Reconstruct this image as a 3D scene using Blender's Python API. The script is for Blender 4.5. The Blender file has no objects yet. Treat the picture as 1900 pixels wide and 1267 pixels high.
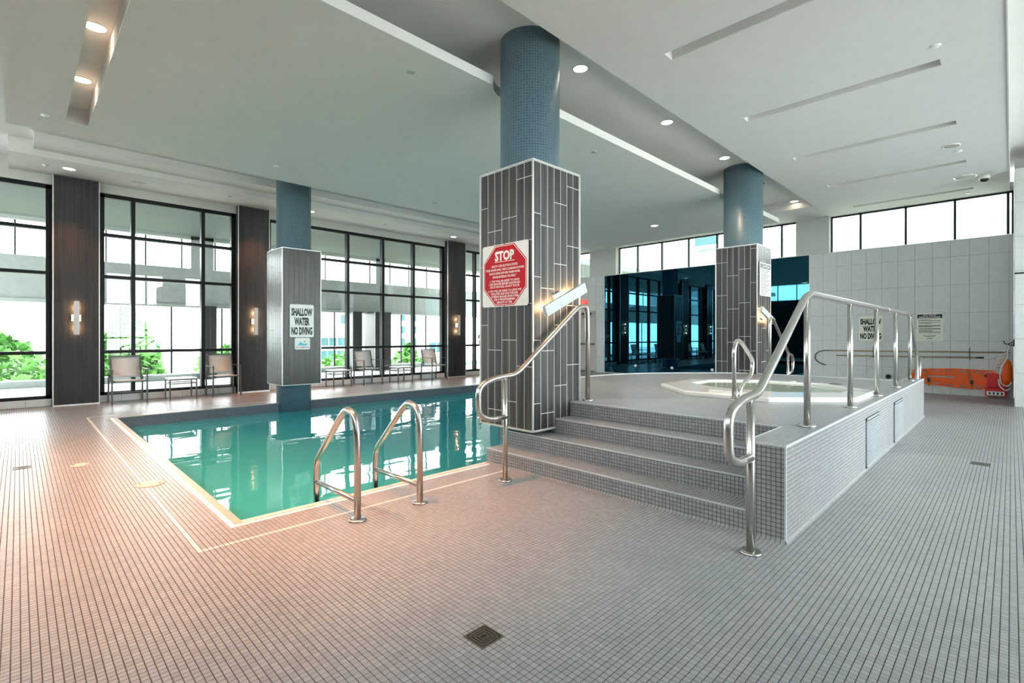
import bpy, math, random
from mathutils import Vector, Matrix
random.seed(7)
PI = math.pi
S = 1/1.2            # every number below is in drawing units; all is scaled to metres at the end
SC = bpy.context.scene
COL = SC.collection

# ------------------------------------------------------------------ camera
A = math.atan(927/921.5)
FW = Vector((math.cos(A), math.sin(A), 0)); RT = Vector((math.sin(A), -math.cos(A), 0))
cd = bpy.data.cameras.new('camera'); cam = bpy.data.objects.new('camera', cd); COL.objects.link(cam)
cd.sensor_width = 36; cd.lens = 36*921.5/1900; cd.shift_y = -10.5/1900; cd.clip_start = .05; cd.clip_end = 600
cam.location = (0, 0, 1.5); cam.rotation_euler = (PI/2, 0, A-PI/2)
SC.camera = cam

# ------------------------------------------------------------------ world, lights, exposure
w = bpy.data.worlds.new('world'); SC.world = w; w.use_nodes = True
bg = w.node_tree.nodes['Background']; bg.inputs[0].default_value = (.92, .965, 1, 1); bg.inputs[1].default_value = 6.5
SC.view_settings.view_transform = 'Standard'; SC.view_settings.look = 'None'
SC.view_settings.exposure = 1.15; SC.view_settings.gamma = 1; SC.view_settings.use_curve_mapping = False
SC.cycles.max_bounces = 10; SC.cycles.diffuse_bounces = 5; SC.cycles.glossy_bounces = 5
SC.cycles.transparent_max_bounces = 16; SC.cycles.caustics_reflective = False; SC.cycles.caustics_refractive = False
SC.cycles.sample_clamp_indirect = 6

def portal(loc, rot, sx, sy):
    l = bpy.data.lights.new('window_daylight', 'AREA'); l.shape = 'RECTANGLE'; l.size = sx; l.size_y = sy
    l.cycles.is_portal = True
    o = bpy.data.objects.new('window_daylight', l); COL.objects.link(o); o.location = loc; o.rotation_euler = rot
portal((7, 14.75, 2.45), (-PI/2, 0, 0), 20, 4.6)
portal((9, -4.75, 2.5), (PI/2, 0, 0), 12, 4.8)
portal((17.25, 6.5, 4.47), (0, PI/2, 0), 1.1, 15)
portal((-4.25, 6.5, 4.5), (0, -PI/2, 0), 1.1, 15)

def spot(loc, power, size=110, blend=.8, col=(1, .38, .14), r=.06):
    l = bpy.data.lights.new('downlight_glow', 'SPOT'); l.energy = power; l.color = col; l.spot_size = math.radians(size); l.spot_blend = blend
    l.shadow_soft_size = r
    o = bpy.data.objects.new('downlight_glow', l); COL.objects.link(o); o.location = loc
def point(loc, power, col=(1, .55, .25), r=.03):
    l = bpy.data.lights.new('sconce_glow', 'POINT'); l.energy = power; l.color = col; l.shadow_soft_size = r
    o = bpy.data.objects.new('sconce_glow', l); COL.objects.link(o); o.location = loc

# ------------------------------------------------------------------ node materials
def mat(name):
    m = bpy.data.materials.new(name); m.use_nodes = True
    return m, m.node_tree, m.node_tree.nodes['Principled BSDF']
def N(nt, t, **k):
    n = nt.nodes.new(t)
    for a, b in k.items():
        setattr(n, a, b)
    return n
def L(nt, a, b): nt.links.new(a, b)
def M_(nt, op, a, b=None, c=None):
    n = N(nt, 'ShaderNodeMath', operation=op)
    for i, v in enumerate((a, b, c)):
        if v is None: continue
        if isinstance(v, (int, float)): n.inputs[i].default_value = v
        else: L(nt, v, n.inputs[i])
    return n.outputs[0]
def wpos(nt):
    g = N(nt, 'ShaderNodeNewGeometry'); v = N(nt, 'ShaderNodeVectorMath', operation='SCALE')
    L(nt, g.outputs['Position'], v.inputs[0]); v.inputs['Scale'].default_value = 1/S
    return v.outputs[0]
def scaled(nt, vec, s):
    m = N(nt, 'ShaderNodeVectorMath', operation='MULTIPLY'); L(nt, vec, m.inputs[0]); m.inputs[1].default_value = s
    return m.outputs[0]
def noise(nt, vec, scale=1, detail=3):
    n = N(nt, 'ShaderNodeTexNoise'); L(nt, vec, n.inputs['Vector']); n.inputs['Scale'].default_value = scale; n.inputs['Detail'].default_value = detail
    return n.outputs['Fac']
def ramp(nt, fac, stops):
    r = N(nt, 'ShaderNodeValToRGB'); L(nt, fac, r.inputs[0]); e = r.color_ramp.elements
    while len(e) < len(stops): e.new(.5)
    for q, (p, c) in zip(e, stops): q.position = p; q.color = tuple(c)+(1,)
    return r.outputs[0]
def mix(nt, f, a, b, kind='MIX'):
    n = N(nt, 'ShaderNodeMix', data_type='RGBA', blend_type=kind)
    for i, v in ((0, f), (6, a), (7, b)):
        if isinstance(v, (int, float)): n.inputs[i].default_value = v
        elif isinstance(v, tuple): n.inputs[i].default_value = v+(1,)
        else: L(nt, v, n.inputs[i])
    return n.outputs[2]
def plain(name, col, rough=.5, metal=0, var=.08, scale=6, spec=.5, emit=None, es=1, bump=0):
    m, nt, b = mat(name)
    f = noise(nt, wpos(nt), scale, 4)
    c = ramp(nt, f, [(.25, tuple(x*(1-var) for x in col)), (.75, tuple(min(1, x*(1+var)) for x in col))])
    L(nt, c, b.inputs['Base Color']); b.inputs['Roughness'].default_value = rough; b.inputs['Metallic'].default_value = metal
    b.inputs['Specular IOR Level'].default_value = spec
    if emit: b.inputs['Emission Color'].default_value = tuple(emit)+(1,); b.inputs['Emission Strength'].default_value = es
    if bump:
        bp = N(nt, 'ShaderNodeBump'); bp.inputs['Strength'].default_value = bump; bp.inputs['Distance'].default_value = .002
        L(nt, noise(nt, wpos(nt), 160, 2), bp.inputs['Height']); L(nt, bp.outputs[0], b.inputs['Normal'])
    return m
P = .0335; X0 = .879; Y0 = 3.962; GR = .0036
def tilecol(nt, base, cell):
    wn = N(nt, 'ShaderNodeTexWhiteNoise'); L(nt, cell, wn.inputs['Vector'])
    big = noise(nt, wpos(nt), .9, 3)
    c = mix(nt, wn.outputs['Value'], tuple(x*.90 for x in base), tuple(x*1.10 for x in base))
    return mix(nt, 1.0, c, ramp(nt, big, [(.3, (.90, .91, .93)), (.7, (1.06, 1.05, 1.03))]), 'MULTIPLY')
def mosaic(name, base, grout, rough=.32, polar=None, inv=False):
    """small square mosaic on a lattice fixed in the room (triplanar by face normal); polar: wrapped round a column"""
    m, nt, b = mat(name)
    if polar:
        tc = N(nt, 'ShaderNodeTexCoord'); s = N(nt, 'ShaderNodeSeparateXYZ'); L(nt, scaled(nt, tc.outputs['Object'], (1/S,)*3), s.inputs[0])
        u = M_(nt, 'MULTIPLY', M_(nt, 'ARCTAN2', s.outputs[1], s.outputs[0]), polar/P)
        v = M_(nt, 'DIVIDE', s.outputs[2], P)
        mask = None
        a = [(u, 1), (v, 1)]
        ax = (u, v, None)
    else:
        s = N(nt, 'ShaderNodeSeparateXYZ'); L(nt, wpos(nt), s.inputs[0])
        ax = tuple(M_(nt, 'DIVIDE', M_(nt, 'SUBTRACT', s.outputs[i], o), P) for i, o in ((0, X0), (1, Y0), (2, 0)))
        g = N(nt, 'ShaderNodeNewGeometry'); ns = N(nt, 'ShaderNodeSeparateXYZ'); L(nt, g.outputs['True Normal'], ns.inputs[0])
    g2 = GR/P/2
    tot = None; cells = []
    for i, t in enumerate(ax):
        if t is None: continue
        fr = M_(nt, 'FRACT', M_(nt, 'ADD', t, 1000.0))
        d = M_(nt, 'MINIMUM', fr, M_(nt, 'SUBTRACT', 1.0, fr))
        line = N(nt, 'ShaderNodeMapRange', interpolation_type='SMOOTHSTEP'); L(nt, d, line.inputs[0])
        line.inputs[1].default_value = g2*.7; line.inputs[2].default_value = g2*1.5; line.inputs[3].default_value = 1; line.inputs[4].default_value = 0
        lo = line.outputs[0]; fl = M_(nt, 'FLOOR', M_(nt, 'ADD', t, 1000.0))
        if not polar:
            use = M_(nt, 'LESS_THAN', M_(nt, 'ABSOLUTE', ns.outputs[i]), .7)
            lo = M_(nt, 'MULTIPLY', lo, use); fl = M_(nt, 'MULTIPLY', fl, use)
        cells.append(fl)
        tot = lo if tot is None else M_(nt, 'MAXIMUM', tot, lo)
    cb = N(nt, 'ShaderNodeCombineXYZ')
    for i, c in enumerate(cells): L(nt, c, cb.inputs[i])
    c = mix(nt, tot, tilecol(nt, base, cb.outputs[0]), grout)
    L(nt, c, b.inputs['Base Color'])
    L(nt, M_(nt, 'ADD', M_(nt, 'MULTIPLY', tot, .35), rough), b.inputs['Roughness'])
    bp = N(nt, 'ShaderNodeBump'); bp.inputs['Strength'].default_value = .35; bp.inputs['Distance'].default_value = .001; bp.invert = True
    L(nt, tot, bp.inputs['Height']); L(nt, bp.outputs[0], b.inputs['Normal'])
    return m
TILE = (.355, .36, .37)
GROUT = (.045, .045, .048)
m_mos = mosaic('grey_mosaic', TILE, GROUT, .33)
m_dmos = mosaic('slate_mosaic', (.13, .16, .20), (.05, .06, .08), .35)
m_basin = mosaic('aqua_basin_mosaic', (.70, .84, .84), (.55, .70, .70), .4)
m_blue = mosaic('blue_column_mosaic', (.095, .160, .200), (.20, .29, .34), .34, polar=.37)
def padmat(name, base, rough):
    m, nt, b = mat(name)
    s = N(nt, 'ShaderNodeSeparateXYZ'); L(nt, wpos(nt), s.inputs[0])
    cb = N(nt, 'ShaderNodeCombineXYZ')
    for i, o in ((0, X0), (1, Y0), (2, 0)):
        L(nt, M_(nt, 'FLOOR', M_(nt, 'DIVIDE', M_(nt, 'SUBTRACT', s.outputs[i], o-.0004), P)), cb.inputs[i])
    L(nt, tilecol(nt, base, cb.outputs[0]), b.inputs['Base Color']); b.inputs['Roughness'].default_value = rough
    return m
m_pad = padmat('grey_mosaic_tile', TILE, .33)
m_padw = padmat('cream_mosaic_tile', (.80, .78, .72), .35)
def woodtile(name, lo, hi, rough=.38):
    m, nt, b = mat(name)
    p = wpos(nt)
    a = noise(nt, scaled(nt, p, (90, 90, 1.1)), 1, 4); c2 = noise(nt, scaled(nt, p, (22, 22, .5)), 1, 2)
    oi = N(nt, 'ShaderNodeObjectInfo')
    f = M_(nt, 'ADD', M_(nt, 'MULTIPLY', a, .65), M_(nt, 'MULTIPLY', c2, .35))
    f = M_(nt, 'ADD', f, M_(nt, 'MULTIPLY', M_(nt, 'SUBTRACT', oi.outputs['Random'], .5), .09))
    L(nt, ramp(nt, f, [(.36, lo), (.66, hi)]), b.inputs['Base Color'])
    L(nt, ramp(nt, a, [(.3, (rough,)*3), (.7, (rough+.15,)*3)]), b.inputs['Roughness'])
    return m
m_wood = woodtile('grey_wood_grain_tile', (.012, .012, .012), (.085, .084, .083), .27)
m_woodd = woodtile('dark_wood_grain_tile', (.006, .006, .007), (.034, .033, .034), .42)
m_jw = plain('white_joint', (.62, .62, .60), .7)
m_jm = plain('mid_grey_joint', (.15, .15, .15), .7)
m_jd = plain('dark_joint', (.10, .10, .10), .7)
m_trimw = plain('satin_metal_edge', (.78, .78, .76), .3, .6)
m_steel = plain('brushed_steel', (.60, .585, .56), .27, 1, .06, 25)
m_ceil = plain('matt_ceiling_paint', (.79, .785, .77), .9, 0, .02, 3)
m_wallw = plain('pale_wall_paint', (.62, .62, .59), .85, 0, .03, 3)
m_ptile = plain('pale_wall_tile', (.69, .71, .695), .33, 0, .05, 9)
m_pj = plain('wall_tile_joint', (.36, .37, .37), .7)
m_door = plain('beige_door_paint', (.52, .49, .44), .5)
m_frame = plain('black_aluminium', (.006, .007, .009), .4, 0, spec=.25)
m_black = plain('black_plastic', (.015, .015, .016), .4)
m_white = plain('white_gloss', (.85, .86, .84), .25, 0, .02)
m_lid = plain('cream_lid_plastic', (.62, .59, .52), .5, 0, .03)
m_acr = plain('white_acrylic', (.90, .90, .88), .15, 0, .02)
m_cream = plain('cream_coping', (.50, .45, .39), .4, 0, .06, 20)
m_sign = plain('white_sign_board', (.80, .82, .79), .3, 0, .02)
m_signb = plain('pale_sign_board', (.84, .87, .74), .4, 0, .02)
m_red = plain('red_sign_print', (.50, .001, .012), .5, 0, .02, 6, .25)
m_ink = plain('black_print', (.01, .01, .01), .5)
m_winkg = plain('white_print', (.9, .9, .88), .5)
m_cyan = plain('blue_print', (.10, .55, .75), .5)
m_gink = plain('grey_print', (.12, .12, .12), .6)
m_orange = plain('orange_plastic', (1.0, .12, .008), .35, 0, .05)
m_redp = plain('red_plastic', (.70, .015, .012), .35, 0, .08)
m_strap = plain('ochre_webbing', (.55, .16, .02), .7)
m_rope = plain('white_rope', (.85, .84, .80), .8)
m_ropr = plain('pink_flecked_rope', (.80, .55, .50), .8, 0, .4, 90)
m_pole = plain('tan_fibreglass_pole', (.42, .33, .19), .4)
m_sling = plain('beige_mesh_sling', (.67, .68, .66), .8, 0, .06, 200)
m_chair = plain('taupe_metal', (.11, .108, .105), .4, .3)
m_glow = plain('lamp_lens', (1, .9, .75), .5, emit=(1, .86, .66), es=5)
m_diff = plain('sconce_lens', (1, .85, .65), .5, emit=(1, .66, .36), es=7)
m_exit = plain('red_exit_face', (.8, .03, .03), .4, emit=(1, .05, .04), es=.7)
m_grill = plain('pale_speaker_mesh', (.55, .55, .50), .7, 0, .1, 60)
m_drain = plain('dull_bronze_grate', (.15, .145, .115), .45, .6, .2, 40)
m_conc = plain('white_concrete', (.72, .72, .70), .8, 0, .05)
m_gconc = plain('grey_green_panel', (.30, .35, .34), .6)
m_louv = plain('pale_louvre', (.62, .66, .68), .4)
m_slat = plain('grey_louvre_slat', (.33, .36, .38), .5)
m_lawn = plain('pale_paving_and_grass', (.50, .52, .42), .9, 0, .4, .3)
m_leaf = plain('bright_leaves', (.065, .21, .03), .6, 0, .5, 3)
m_leafd = plain('dark_leaves', (.03, .12, .04), .6, 0, .5, 3)
m_bark = plain('brown_bark', (.12, .08, .05), .9)
m_bldg = plain('white_render', (.55, .55, .54), .8, 0, .03)
m_bldb = plain('beige_render', (.50, .44, .37), .8, 0, .05)
m_bwin = plain('teal_window_glass', (.02, .075, .08), .3, 0, .3, .4, .3)
m_pwin = plain('pale_window_glass', (.22, .30, .29), .4, 0, .2, .4, .3)
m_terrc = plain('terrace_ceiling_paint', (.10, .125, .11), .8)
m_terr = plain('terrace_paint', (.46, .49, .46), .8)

def glass(name, tint, fac):
    m, nt, b = mat(name); nt.nodes.remove(b); out = nt.nodes['Material Output']
    t = N(nt, 'ShaderNodeBsdfTransparent'); t.inputs[0].default_value = tint+(1,)
    g = N(nt, 'ShaderNodeBsdfGlossy'); g.inputs['Roughness'].default_value = 0
    fr = N(nt, 'ShaderNodeFresnel'); fr.inputs[0].default_value = 1.5
    f = M_(nt, 'ADD', M_(nt, 'MULTIPLY', fr.outputs[0], .8), fac)
    s = N(nt, 'ShaderNodeMixShader'); L(nt, f, s.inputs[0]); L(nt, t.outputs[0], s.inputs[1]); L(nt, g.outputs[0], s.inputs[2])
    L(nt, s.outputs[0], out.inputs[0]); return m
m_glass = glass('clear_window_glass', (.90, .95, .93), .06)
def water(name, tint, wave, body, amt):
    m, nt, b = mat(name); nt.nodes.remove(b); out = nt.nodes['Material Output']
    t0 = N(nt, 'ShaderNodeBsdfTransparent'); t0.inputs[0].default_value = tint+(1,)
    df = N(nt, 'ShaderNodeBsdfDiffuse'); df.inputs[0].default_value = body+(1,)      # light scattered back by the water itself
    t = N(nt, 'ShaderNodeMixShader'); t.inputs[0].default_value = amt; L(nt, t0.outputs[0], t.inputs[1]); L(nt, df.outputs[0], t.inputs[2])
    g = N(nt, 'ShaderNodeBsdfGlossy'); g.inputs['Roughness'].default_value = .01
    fr = N(nt, 'ShaderNodeFresnel'); fr.inputs[0].default_value = 1.36
    bp = N(nt, 'ShaderNodeBump'); bp.inputs['Strength'].default_value = wave; bp.inputs['Distance'].default_value = .02
    n1 = noise(nt, scaled(nt, wpos(nt), (1.2, 2.2, 1)), 1.6, 1)
    L(nt, n1, bp.inputs['Height']); L(nt, bp.outputs[0], g.inputs['Normal']); L(nt, bp.outputs[0], fr.inputs['Normal'])
    s = N(nt, 'ShaderNodeMixShader'); L(nt, fr.outputs[0], s.inputs[0]); L(nt, t.outputs[0], s.inputs[1]); L(nt, g.outputs[0], s.inputs[2])
    L(nt, s.outputs[0], out.inputs[0]); return m
m_water = water('teal_pool_water', (.42, .88, .88), .16, (.065, .60, .68), .62)
m_tubw = water('pale_green_tub_water', (.80, .92, .82), .05, (.74, .88, .74), .6)
m, nt, b = mat('blue_black_mirror'); m_mirror = m
c = ramp(nt, noise(nt, wpos(nt), .5, 1), [(.3, (.024, .098, .155)), (.7, (.028, .108, .165))])
L(nt, c, b.inputs['Base Color']); b.inputs['Metallic'].default_value = 1; b.inputs['Roughness'].default_value = .015

# ------------------------------------------------------------------ mesh building
class MB:
    def __init__(s): s.v = []; s.f = []; s.sm = []
    def add(s, vs, fs, smooth=False):
        o = len(s.v); s.v += [tuple(q) for q in vs]; s.f += [tuple(i+o for i in q) for q in fs]; s.sm += [smooth]*len(fs); return s
    def box(s, x0, x1, y0, y1, z0, z1):
        vs = [(x, y, z) for z in (z0, z1) for x, y in ((x0, y0), (x1, y0), (x1, y1), (x0, y1))]
        return s.add(vs, [(3, 2, 1, 0), (4, 5, 6, 7), (0, 1, 5, 4), (1, 2, 6, 5), (2, 3, 7, 6), (3, 0, 4, 7)])
    def cbox(s, x0, x1, y0, y1, z0, z1, c=.004):
        """box with chamfered upright and top edges"""
        ring = lambda i, z: [(x0+i, y0+c, z), (x0+c, y0+i, z), (x1-c, y0+i, z), (x1-i, y0+c, z), (x1-i, y1-c, z), (x1-c, y1-i, z), (x0+c, y1-i, z), (x0+i, y1-c, z)]
        vs = ring(c*.7, z0)+ring(0, z0+c)+ring(0, z1-c)+ring(c*.7, z1)
        fs = [tuple(range(7, -1, -1)), tuple(range(24, 32))]
        for k in range(3):
            for i in range(8): fs.append((k*8+i, k*8+(i+1) % 8, (k+1)*8+(i+1) % 8, (k+1)*8+i))
        return s.add(vs, fs)
    def prism(s, poly, z0, z1, caps=True):
        n = len(poly)
        vs = [(x, y, z0) for x, y in poly]+[(x, y, z1) for x, y in poly]
        fs = [(i, (i+1) % n, n+(i+1) % n, n+i) for i in range(n)]
        if caps: fs += [tuple(range(n-1, -1, -1)), tuple(range(n, 2*n))]
        return s.add(vs, fs)
    def lathe(s, prof, cx=0, cy=0, cz=0, n=24, axis='z', smooth=True, close=True):
        vs = []
        for r, h in prof:
            for i in range(n):
                a = 2*PI*i/n; p = (r*math.cos(a), r*math.sin(a), h)
                if axis == 'x': p = (p[2], p[0], p[1])
                elif axis == 'y': p = (p[1], p[2], p[0])
                vs.append((p[0]+cx, p[1]+cy, p[2]+cz))
        fs = [(k*n+i, k*n+(i+1) % n, (k+1)*n+(i+1) % n, (k+1)*n+i) for k in range(len(prof)-1) for i in range(n)]
        s.add(vs, fs, smooth)
        if close:
            o = len(s.v)-len(vs)
            s.f += [tuple(o+i for i in range(n-1, -1, -1)), tuple(o+(len(prof)-1)*n+i for i in range(n))]; s.sm += [False, False]
        return s
    def cyl(s, cx, cy, z0, z1, r, n=24, axis='z'):
        if axis == 'z': return s.lathe([(r, z0), (r, z1)], cx, cy, 0, n)
    def tube(s, pts, r, n=12, cap=True, flat=1):
        pts = [Vector(p) for p in pts]; m = len(pts); vs = []
        up = Vector((0, 0, 1)); prev = None
        for i, p in enumerate(pts):
            t = (pts[min(i+1, m-1)]-pts[max(i-1, 0)]).normalized()
            if prev is None:
                a = up if abs(t.z) < .9 else Vector((1, 0, 0)); x = t.cross(a).normalized()
            else: x = (prev-t*prev.dot(t)).normalized()
            prev = x; y = t.cross(x)
            for k in range(n):
                a = 2*PI*k/n; vs.append(p+x*r*math.cos(a)+y*r*math.sin(a)*flat)
        fs = [(i*n+k, (i+1)*n+k, (i+1)*n+(k+1) % n, i*n+(k+1) % n) for i in range(m-1) for k in range(n)]
        o = len(s.v); s.add(vs, fs, True)
        if cap: s.f += [tuple(o+k for k in range(n)), tuple(o+(m-1)*n+k for k in range(n-1, -1, -1))]; s.sm += [False, False]
        return s
    def bar(s, a, b, w, h=None):
        """square bar from a to b"""
        a = Vector(a); b = Vector(b); h = h or w; t = (b-a).normalized()
        x = t.cross(Vector((0, 0, 1)) if abs(t.z) < .95 else Vector((0, 1, 0))).normalized(); y = x.cross(t)
        vs = [p+x*i*w/2+y*j*h/2 for p in (a, b) for i, j in ((-1, -1), (1, -1), (1, 1), (-1, 1))]
        return s.add(vs, [(0, 1, 2, 3), (7, 6, 5, 4), (0, 4, 5, 1), (1, 5, 6, 2), (2, 6, 7, 3), (3, 7, 4, 0)])
def soft(pts, r=.12, k=6):
    """round the corners of a path"""
    pts = [Vector(p) for p in pts]; out = [pts[0]]
    for i in range(1, len(pts)-1):
        rr = r[i-1] if isinstance(r, (list, tuple)) else r
        a = pts[i-1]-pts[i]; b = pts[i+1]-pts[i]; d = min(rr, a.length*.48, b.length*.48)
        p0 = pts[i]+a.normalized()*d; p1 = pts[i]+b.normalized()*d
        for q in range(k+1):
            t = q/k; out.append(p0*(1-t)**2+pts[i]*2*t*(1-t)+p1*t*t)
    out.append(pts[-1]); return out
ORG = {}
def mesh(name, mb, m, org=(0, 0, 0)):
    me = bpy.data.meshes.new(name); me.from_pydata([(x-org[0], y-org[1], z-org[2]) for x, y, z in mb.v], [], mb.f)
    me.polygons.foreach_set('use_smooth', mb.sm); me.materials.append(m); me.update(); return me
def obj(name, mb, m, parent=None, org=None, loc=None):
    """link one mesh object; vertices given in room coordinates (or in the thing's own when it was made at the origin)"""
    if parent is not None: org = ORG[parent.name]; me = mesh(name, mb, m, org); o = bpy.data.objects.new(name, me); o.parent = parent; ORG[o.name] = org
    else:
        org = org or (0, 0, 0); me = mesh(name, mb, m, org); o = bpy.data.objects.new(name, me); o.location = org; ORG[o.name] = org
    COL.objects.link(o); return o
def tag(o, label=None, cat=None, group=None, kind=None):
    if label: o['label'] = label
    if cat: o['category'] = cat
    if group: o['group'] = group
    if kind: o['kind'] = kind
    return o
def struct(name, mb, m, parent=None):
    o = obj(name, mb, m, parent)
    if parent is None: o['kind'] = 'structure'
    return o
def thing(name, label, cat, loc=(0, 0, 0), group=None, rz=0):
    o = bpy.data.objects.new(name, None); COL.objects.link(o); o.location = loc; o.rotation_euler = (0, 0, rz); ORG[o.name] = tuple(loc)
    o.empty_display_size = .1
    return tag(o, label, cat, group)
def sroot(name):
    o = bpy.data.objects.new(name, None); COL.objects.link(o); ORG[o.name] = (0, 0, 0); o['kind'] = 'structure'; o.empty_display_size = .1; return o
def put(name, me, loc, parent):
    o = bpy.data.objects.new(name, me); o.parent = parent; g = ORG[parent.name]
    o.location = (loc[0]-g[0], loc[1]-g[1], loc[2]-g[2]); COL.objects.link(o); ORG[o.name] = g; return o
def copy_tree(src, parent=None):
    c = src.copy(); COL.objects.link(c)
    if parent: c.parent = parent
    ORG[c.name] = (0, 0, 0)
    for ch in [q for q in CH.get(src.name, [])]: copy_tree(ch, c)
    return c
CH = {}
def index_children():
    CH.clear()
    for o in bpy.data.objects:
        if o.parent: CH.setdefault(o.parent.name, []).append(o)

# tiles on a plane: rows of shallow bevelled pads on the room's mosaic lattice
AX = {'z': (0, 1, 2), 'x': (1, 2, 0), 'y': (0, 2, 1)}
ORI = {0: X0, 1: Y0, 2: 0.0}
def pads(axis, const, sign, u0, u1, v0, v1, keep=None, h=.0022, inset=.0012, p=P, g=GR):
    ua, va, na = AX[axis]; mb = MB(); ou, ov = ORI[ua], ORI[va]; out = []
    i0 = math.floor((u0-ou)/p+1e-6); i1 = math.ceil((u1-ou)/p-1e-6); j0 = math.floor((v0-ov)/p+1e-6); j1 = math.ceil((v1-ov)/p-1e-6)
    for i in range(i0, i1):
        a0 = max(u0, ou+i*p)+g/2; a1 = min(u1, ou+(i+1)*p)-g/2
        if a1-a0 < .004: continue
        for j in range(j0, j1):
            b0 = max(v0, ov+j*p)+g/2; b1 = min(v1, ov+(j+1)*p)-g/2
            if b1-b0 < .004: continue
            cx, cy = (a0+a1)/2, (b0+b1)/2
            if keep and not keep(cx, cy, i, j): continue
            out.append((a0, a1, b0, b1))
    return out
def padmesh(cells, axis, const, sign, h=.0022, inset=.0012):
    ua, va, na = AX[axis]; mb = MB(); V = mb.v; F = mb.f
    flip = (sign > 0) == (axis == 'y')
    for a0, a1, b0, b1 in cells:
        o = len(V)
        for (q, k) in ((0, 0), (inset, h)):
            for u, v in ((a0+q, b0+q), (a1-q, b0+q), (a1-q, b1-q), (a0+q, b1-q)):
                c = [0, 0, 0]; c[ua] = u; c[va] = v; c[na] = const+sign*k; V.append(tuple(c))
        fs = [(4, 5, 6, 7), (0, 1, 5, 4), (1, 2, 6, 5), (2, 3, 7, 6), (3, 0, 4, 7)]
        if flip: fs = [t[::-1] for t in fs]
        F.extend(tuple(o+x for x in t) for t in fs)
    mb.sm = [False]*len(F); return mb
def dep(x, y): return x*FW.x+y*FW.y
def lat(x, y): return x*RT.x+y*RT.y

# ------------------------------------------------------------------ floor
PX0, PX1, PY0, PY1 = 1.281, 12.5, 4.41, 11.57     # pool
CX0, CY0 = X0+9*P, Y0+10*P                        # outer edge of the coping
fl = MB()
def rect(x0, x1, y0, y1, z=0): fl.add([(x0, y0, z), (x1, y0, z), (x1, y1, z), (x0, y1, z)], [(0, 1, 2, 3)])
rect(-4, 17.3, -4.8, CY0); rect(-4, CX0, CY0, 14.75); rect(CX0, 17.3, PY1, 14.75); rect(PX1, 17.3, CY0, PY1); rect(5.6, PX1, CY0, 5.95)
floor = struct('floor', fl, m_mos)
DR = [(1.571, 1.718, 1.775, 1.932), (7.90, 8.07, .17, .34), (-.05, .11, 7.84, 8.0)]
LIDS = [(.505, 7.618, .087), (.944, 6.15, .125)]
def base_ok(x, y):
    for a, b_, c_, d in DR:
        if a-.004 < x < b_+.004 and c_-.004 < y < d+.004: return False
    for a, b_, r in LIDS:
        if math.hypot(x-a, y-b_) < r+.016: return False
    return not (x > CX0-.001 and y > CY0-.001) and not (x > 3.93 and y > 1.15)
def near(x, y, D=6.3):
    d = dep(x, y)
    return 1.95 < d < D and abs(lat(x, y)) < 1.10*d+.25
def keepf(x, y, i, j):
    if (i == 0 and j >= 0) or (j == 0 and i >= 0): return False
    return near(x, y) and base_ok(x, y)
cells = pads('z', 0, 1, -4, 8.2, -3.6, 8.6, keepf)
cells.sort(key=lambda c: dep((c[0]+c[1])/2, (c[2]+c[3])/2))
inview = [c for c in cells if abs(lat((c[0]+c[1])/2, (c[2]+c[3])/2)) < 1.02*dep((c[0]+c[1])/2, (c[2]+c[3])/2) and dep((c[0]+c[1])/2, (c[2]+c[3])/2) > 2.16]
first = set(inview[:300])
o = obj('tiles', padmesh([c for c in cells if c not in first], 'z', 0, 1), m_pad, floor); tag(o, kind='stuff')
h = P/2-GR/2
tme = mesh('tile', padmesh([(-h, h, -h, h)], 'z', 0, 1), m_pad)
for c in inview[:300]: put('tile', tme, ((c[0]+c[1])/2, (c[2]+c[3])/2, 0), floor)
wl = pads('z', 0, 1, X0, X0+P, Y0, 11.93)+pads('z', 0, 1, X0+P, 3.93, Y0, Y0+P)+pads('z', 0, 1, X0+P, 12.5, 11.93, 11.93+P)
wl = [c for c in wl if all(math.hypot((c[0]+c[1])/2-a, (c[2]+c[3])/2-b_) > r+.02 for a, b_, r in LIDS)]
o = obj('boundary_tiles', padmesh(wl, 'z', 0, 1, h=.0026), m_padw, floor); tag(o, 'thin cream tile line running round the pool', kind='stuff')

# pool coping, basin, water
cop = thing('pool_coping', 'cream tiled coping along the near and left edges of the pool', 'coping', (PX0, PY0, 0))
cc = pads('z', 0, 1, CX0, CX0+P, CY0, PY1)+pads('z', 0, 1, CX0+P, 3.93, CY0, CY0+P)
o = obj('coping_tiles', padmesh(cc, 'z', 0, 1, h=.003), m_padw, cop); tag(o, kind='stuff')
e = MB(); e.box(CX0+P, PX0, CY0+P, PY1, -.25, .004); e.box(PX0, 3.93, CY0+P, PY0, -.25, .004)
obj('bullnose', e, m_cream, cop)
cc = pads('z', .004, 1, PX0, 3.93, PY0-.062, PY0-.004)
cc = [c for c in cc]
o = obj('edge_tiles', padmesh(cc, 'z', .004, 1), m_padw, cop); tag(o, kind='stuff')
bs = MB(); ZB = -1.45
poly = [(PX0, PY0), (5.6, PY0), (5.6, 5.95), (PX1, 5.95), (PX1, PY1), (PX0, PY1)]
def walls(mb, z0, z1):
    for i in range(6):
        a, b_ = poly[i], poly[(i+1) % 6]; mb.add([(a[0], a[1], z0), (b_[0], b_[1], z0), (b_[0], b_[1], z1), (a[0], a[1], z1)], [(3, 2, 1, 0)])
walls(bs, ZB, -.30); bs.add([(x, y, ZB) for x, y in poly], [tuple(range(6))])
basin = struct('pool_basin', bs, m_basin); basin['label'] = 'aqua tiled pool basin under the water'
wb = MB(); walls(wb, -.30, 0); obj('waterline_band', wb, m_dmos, basin)
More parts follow.
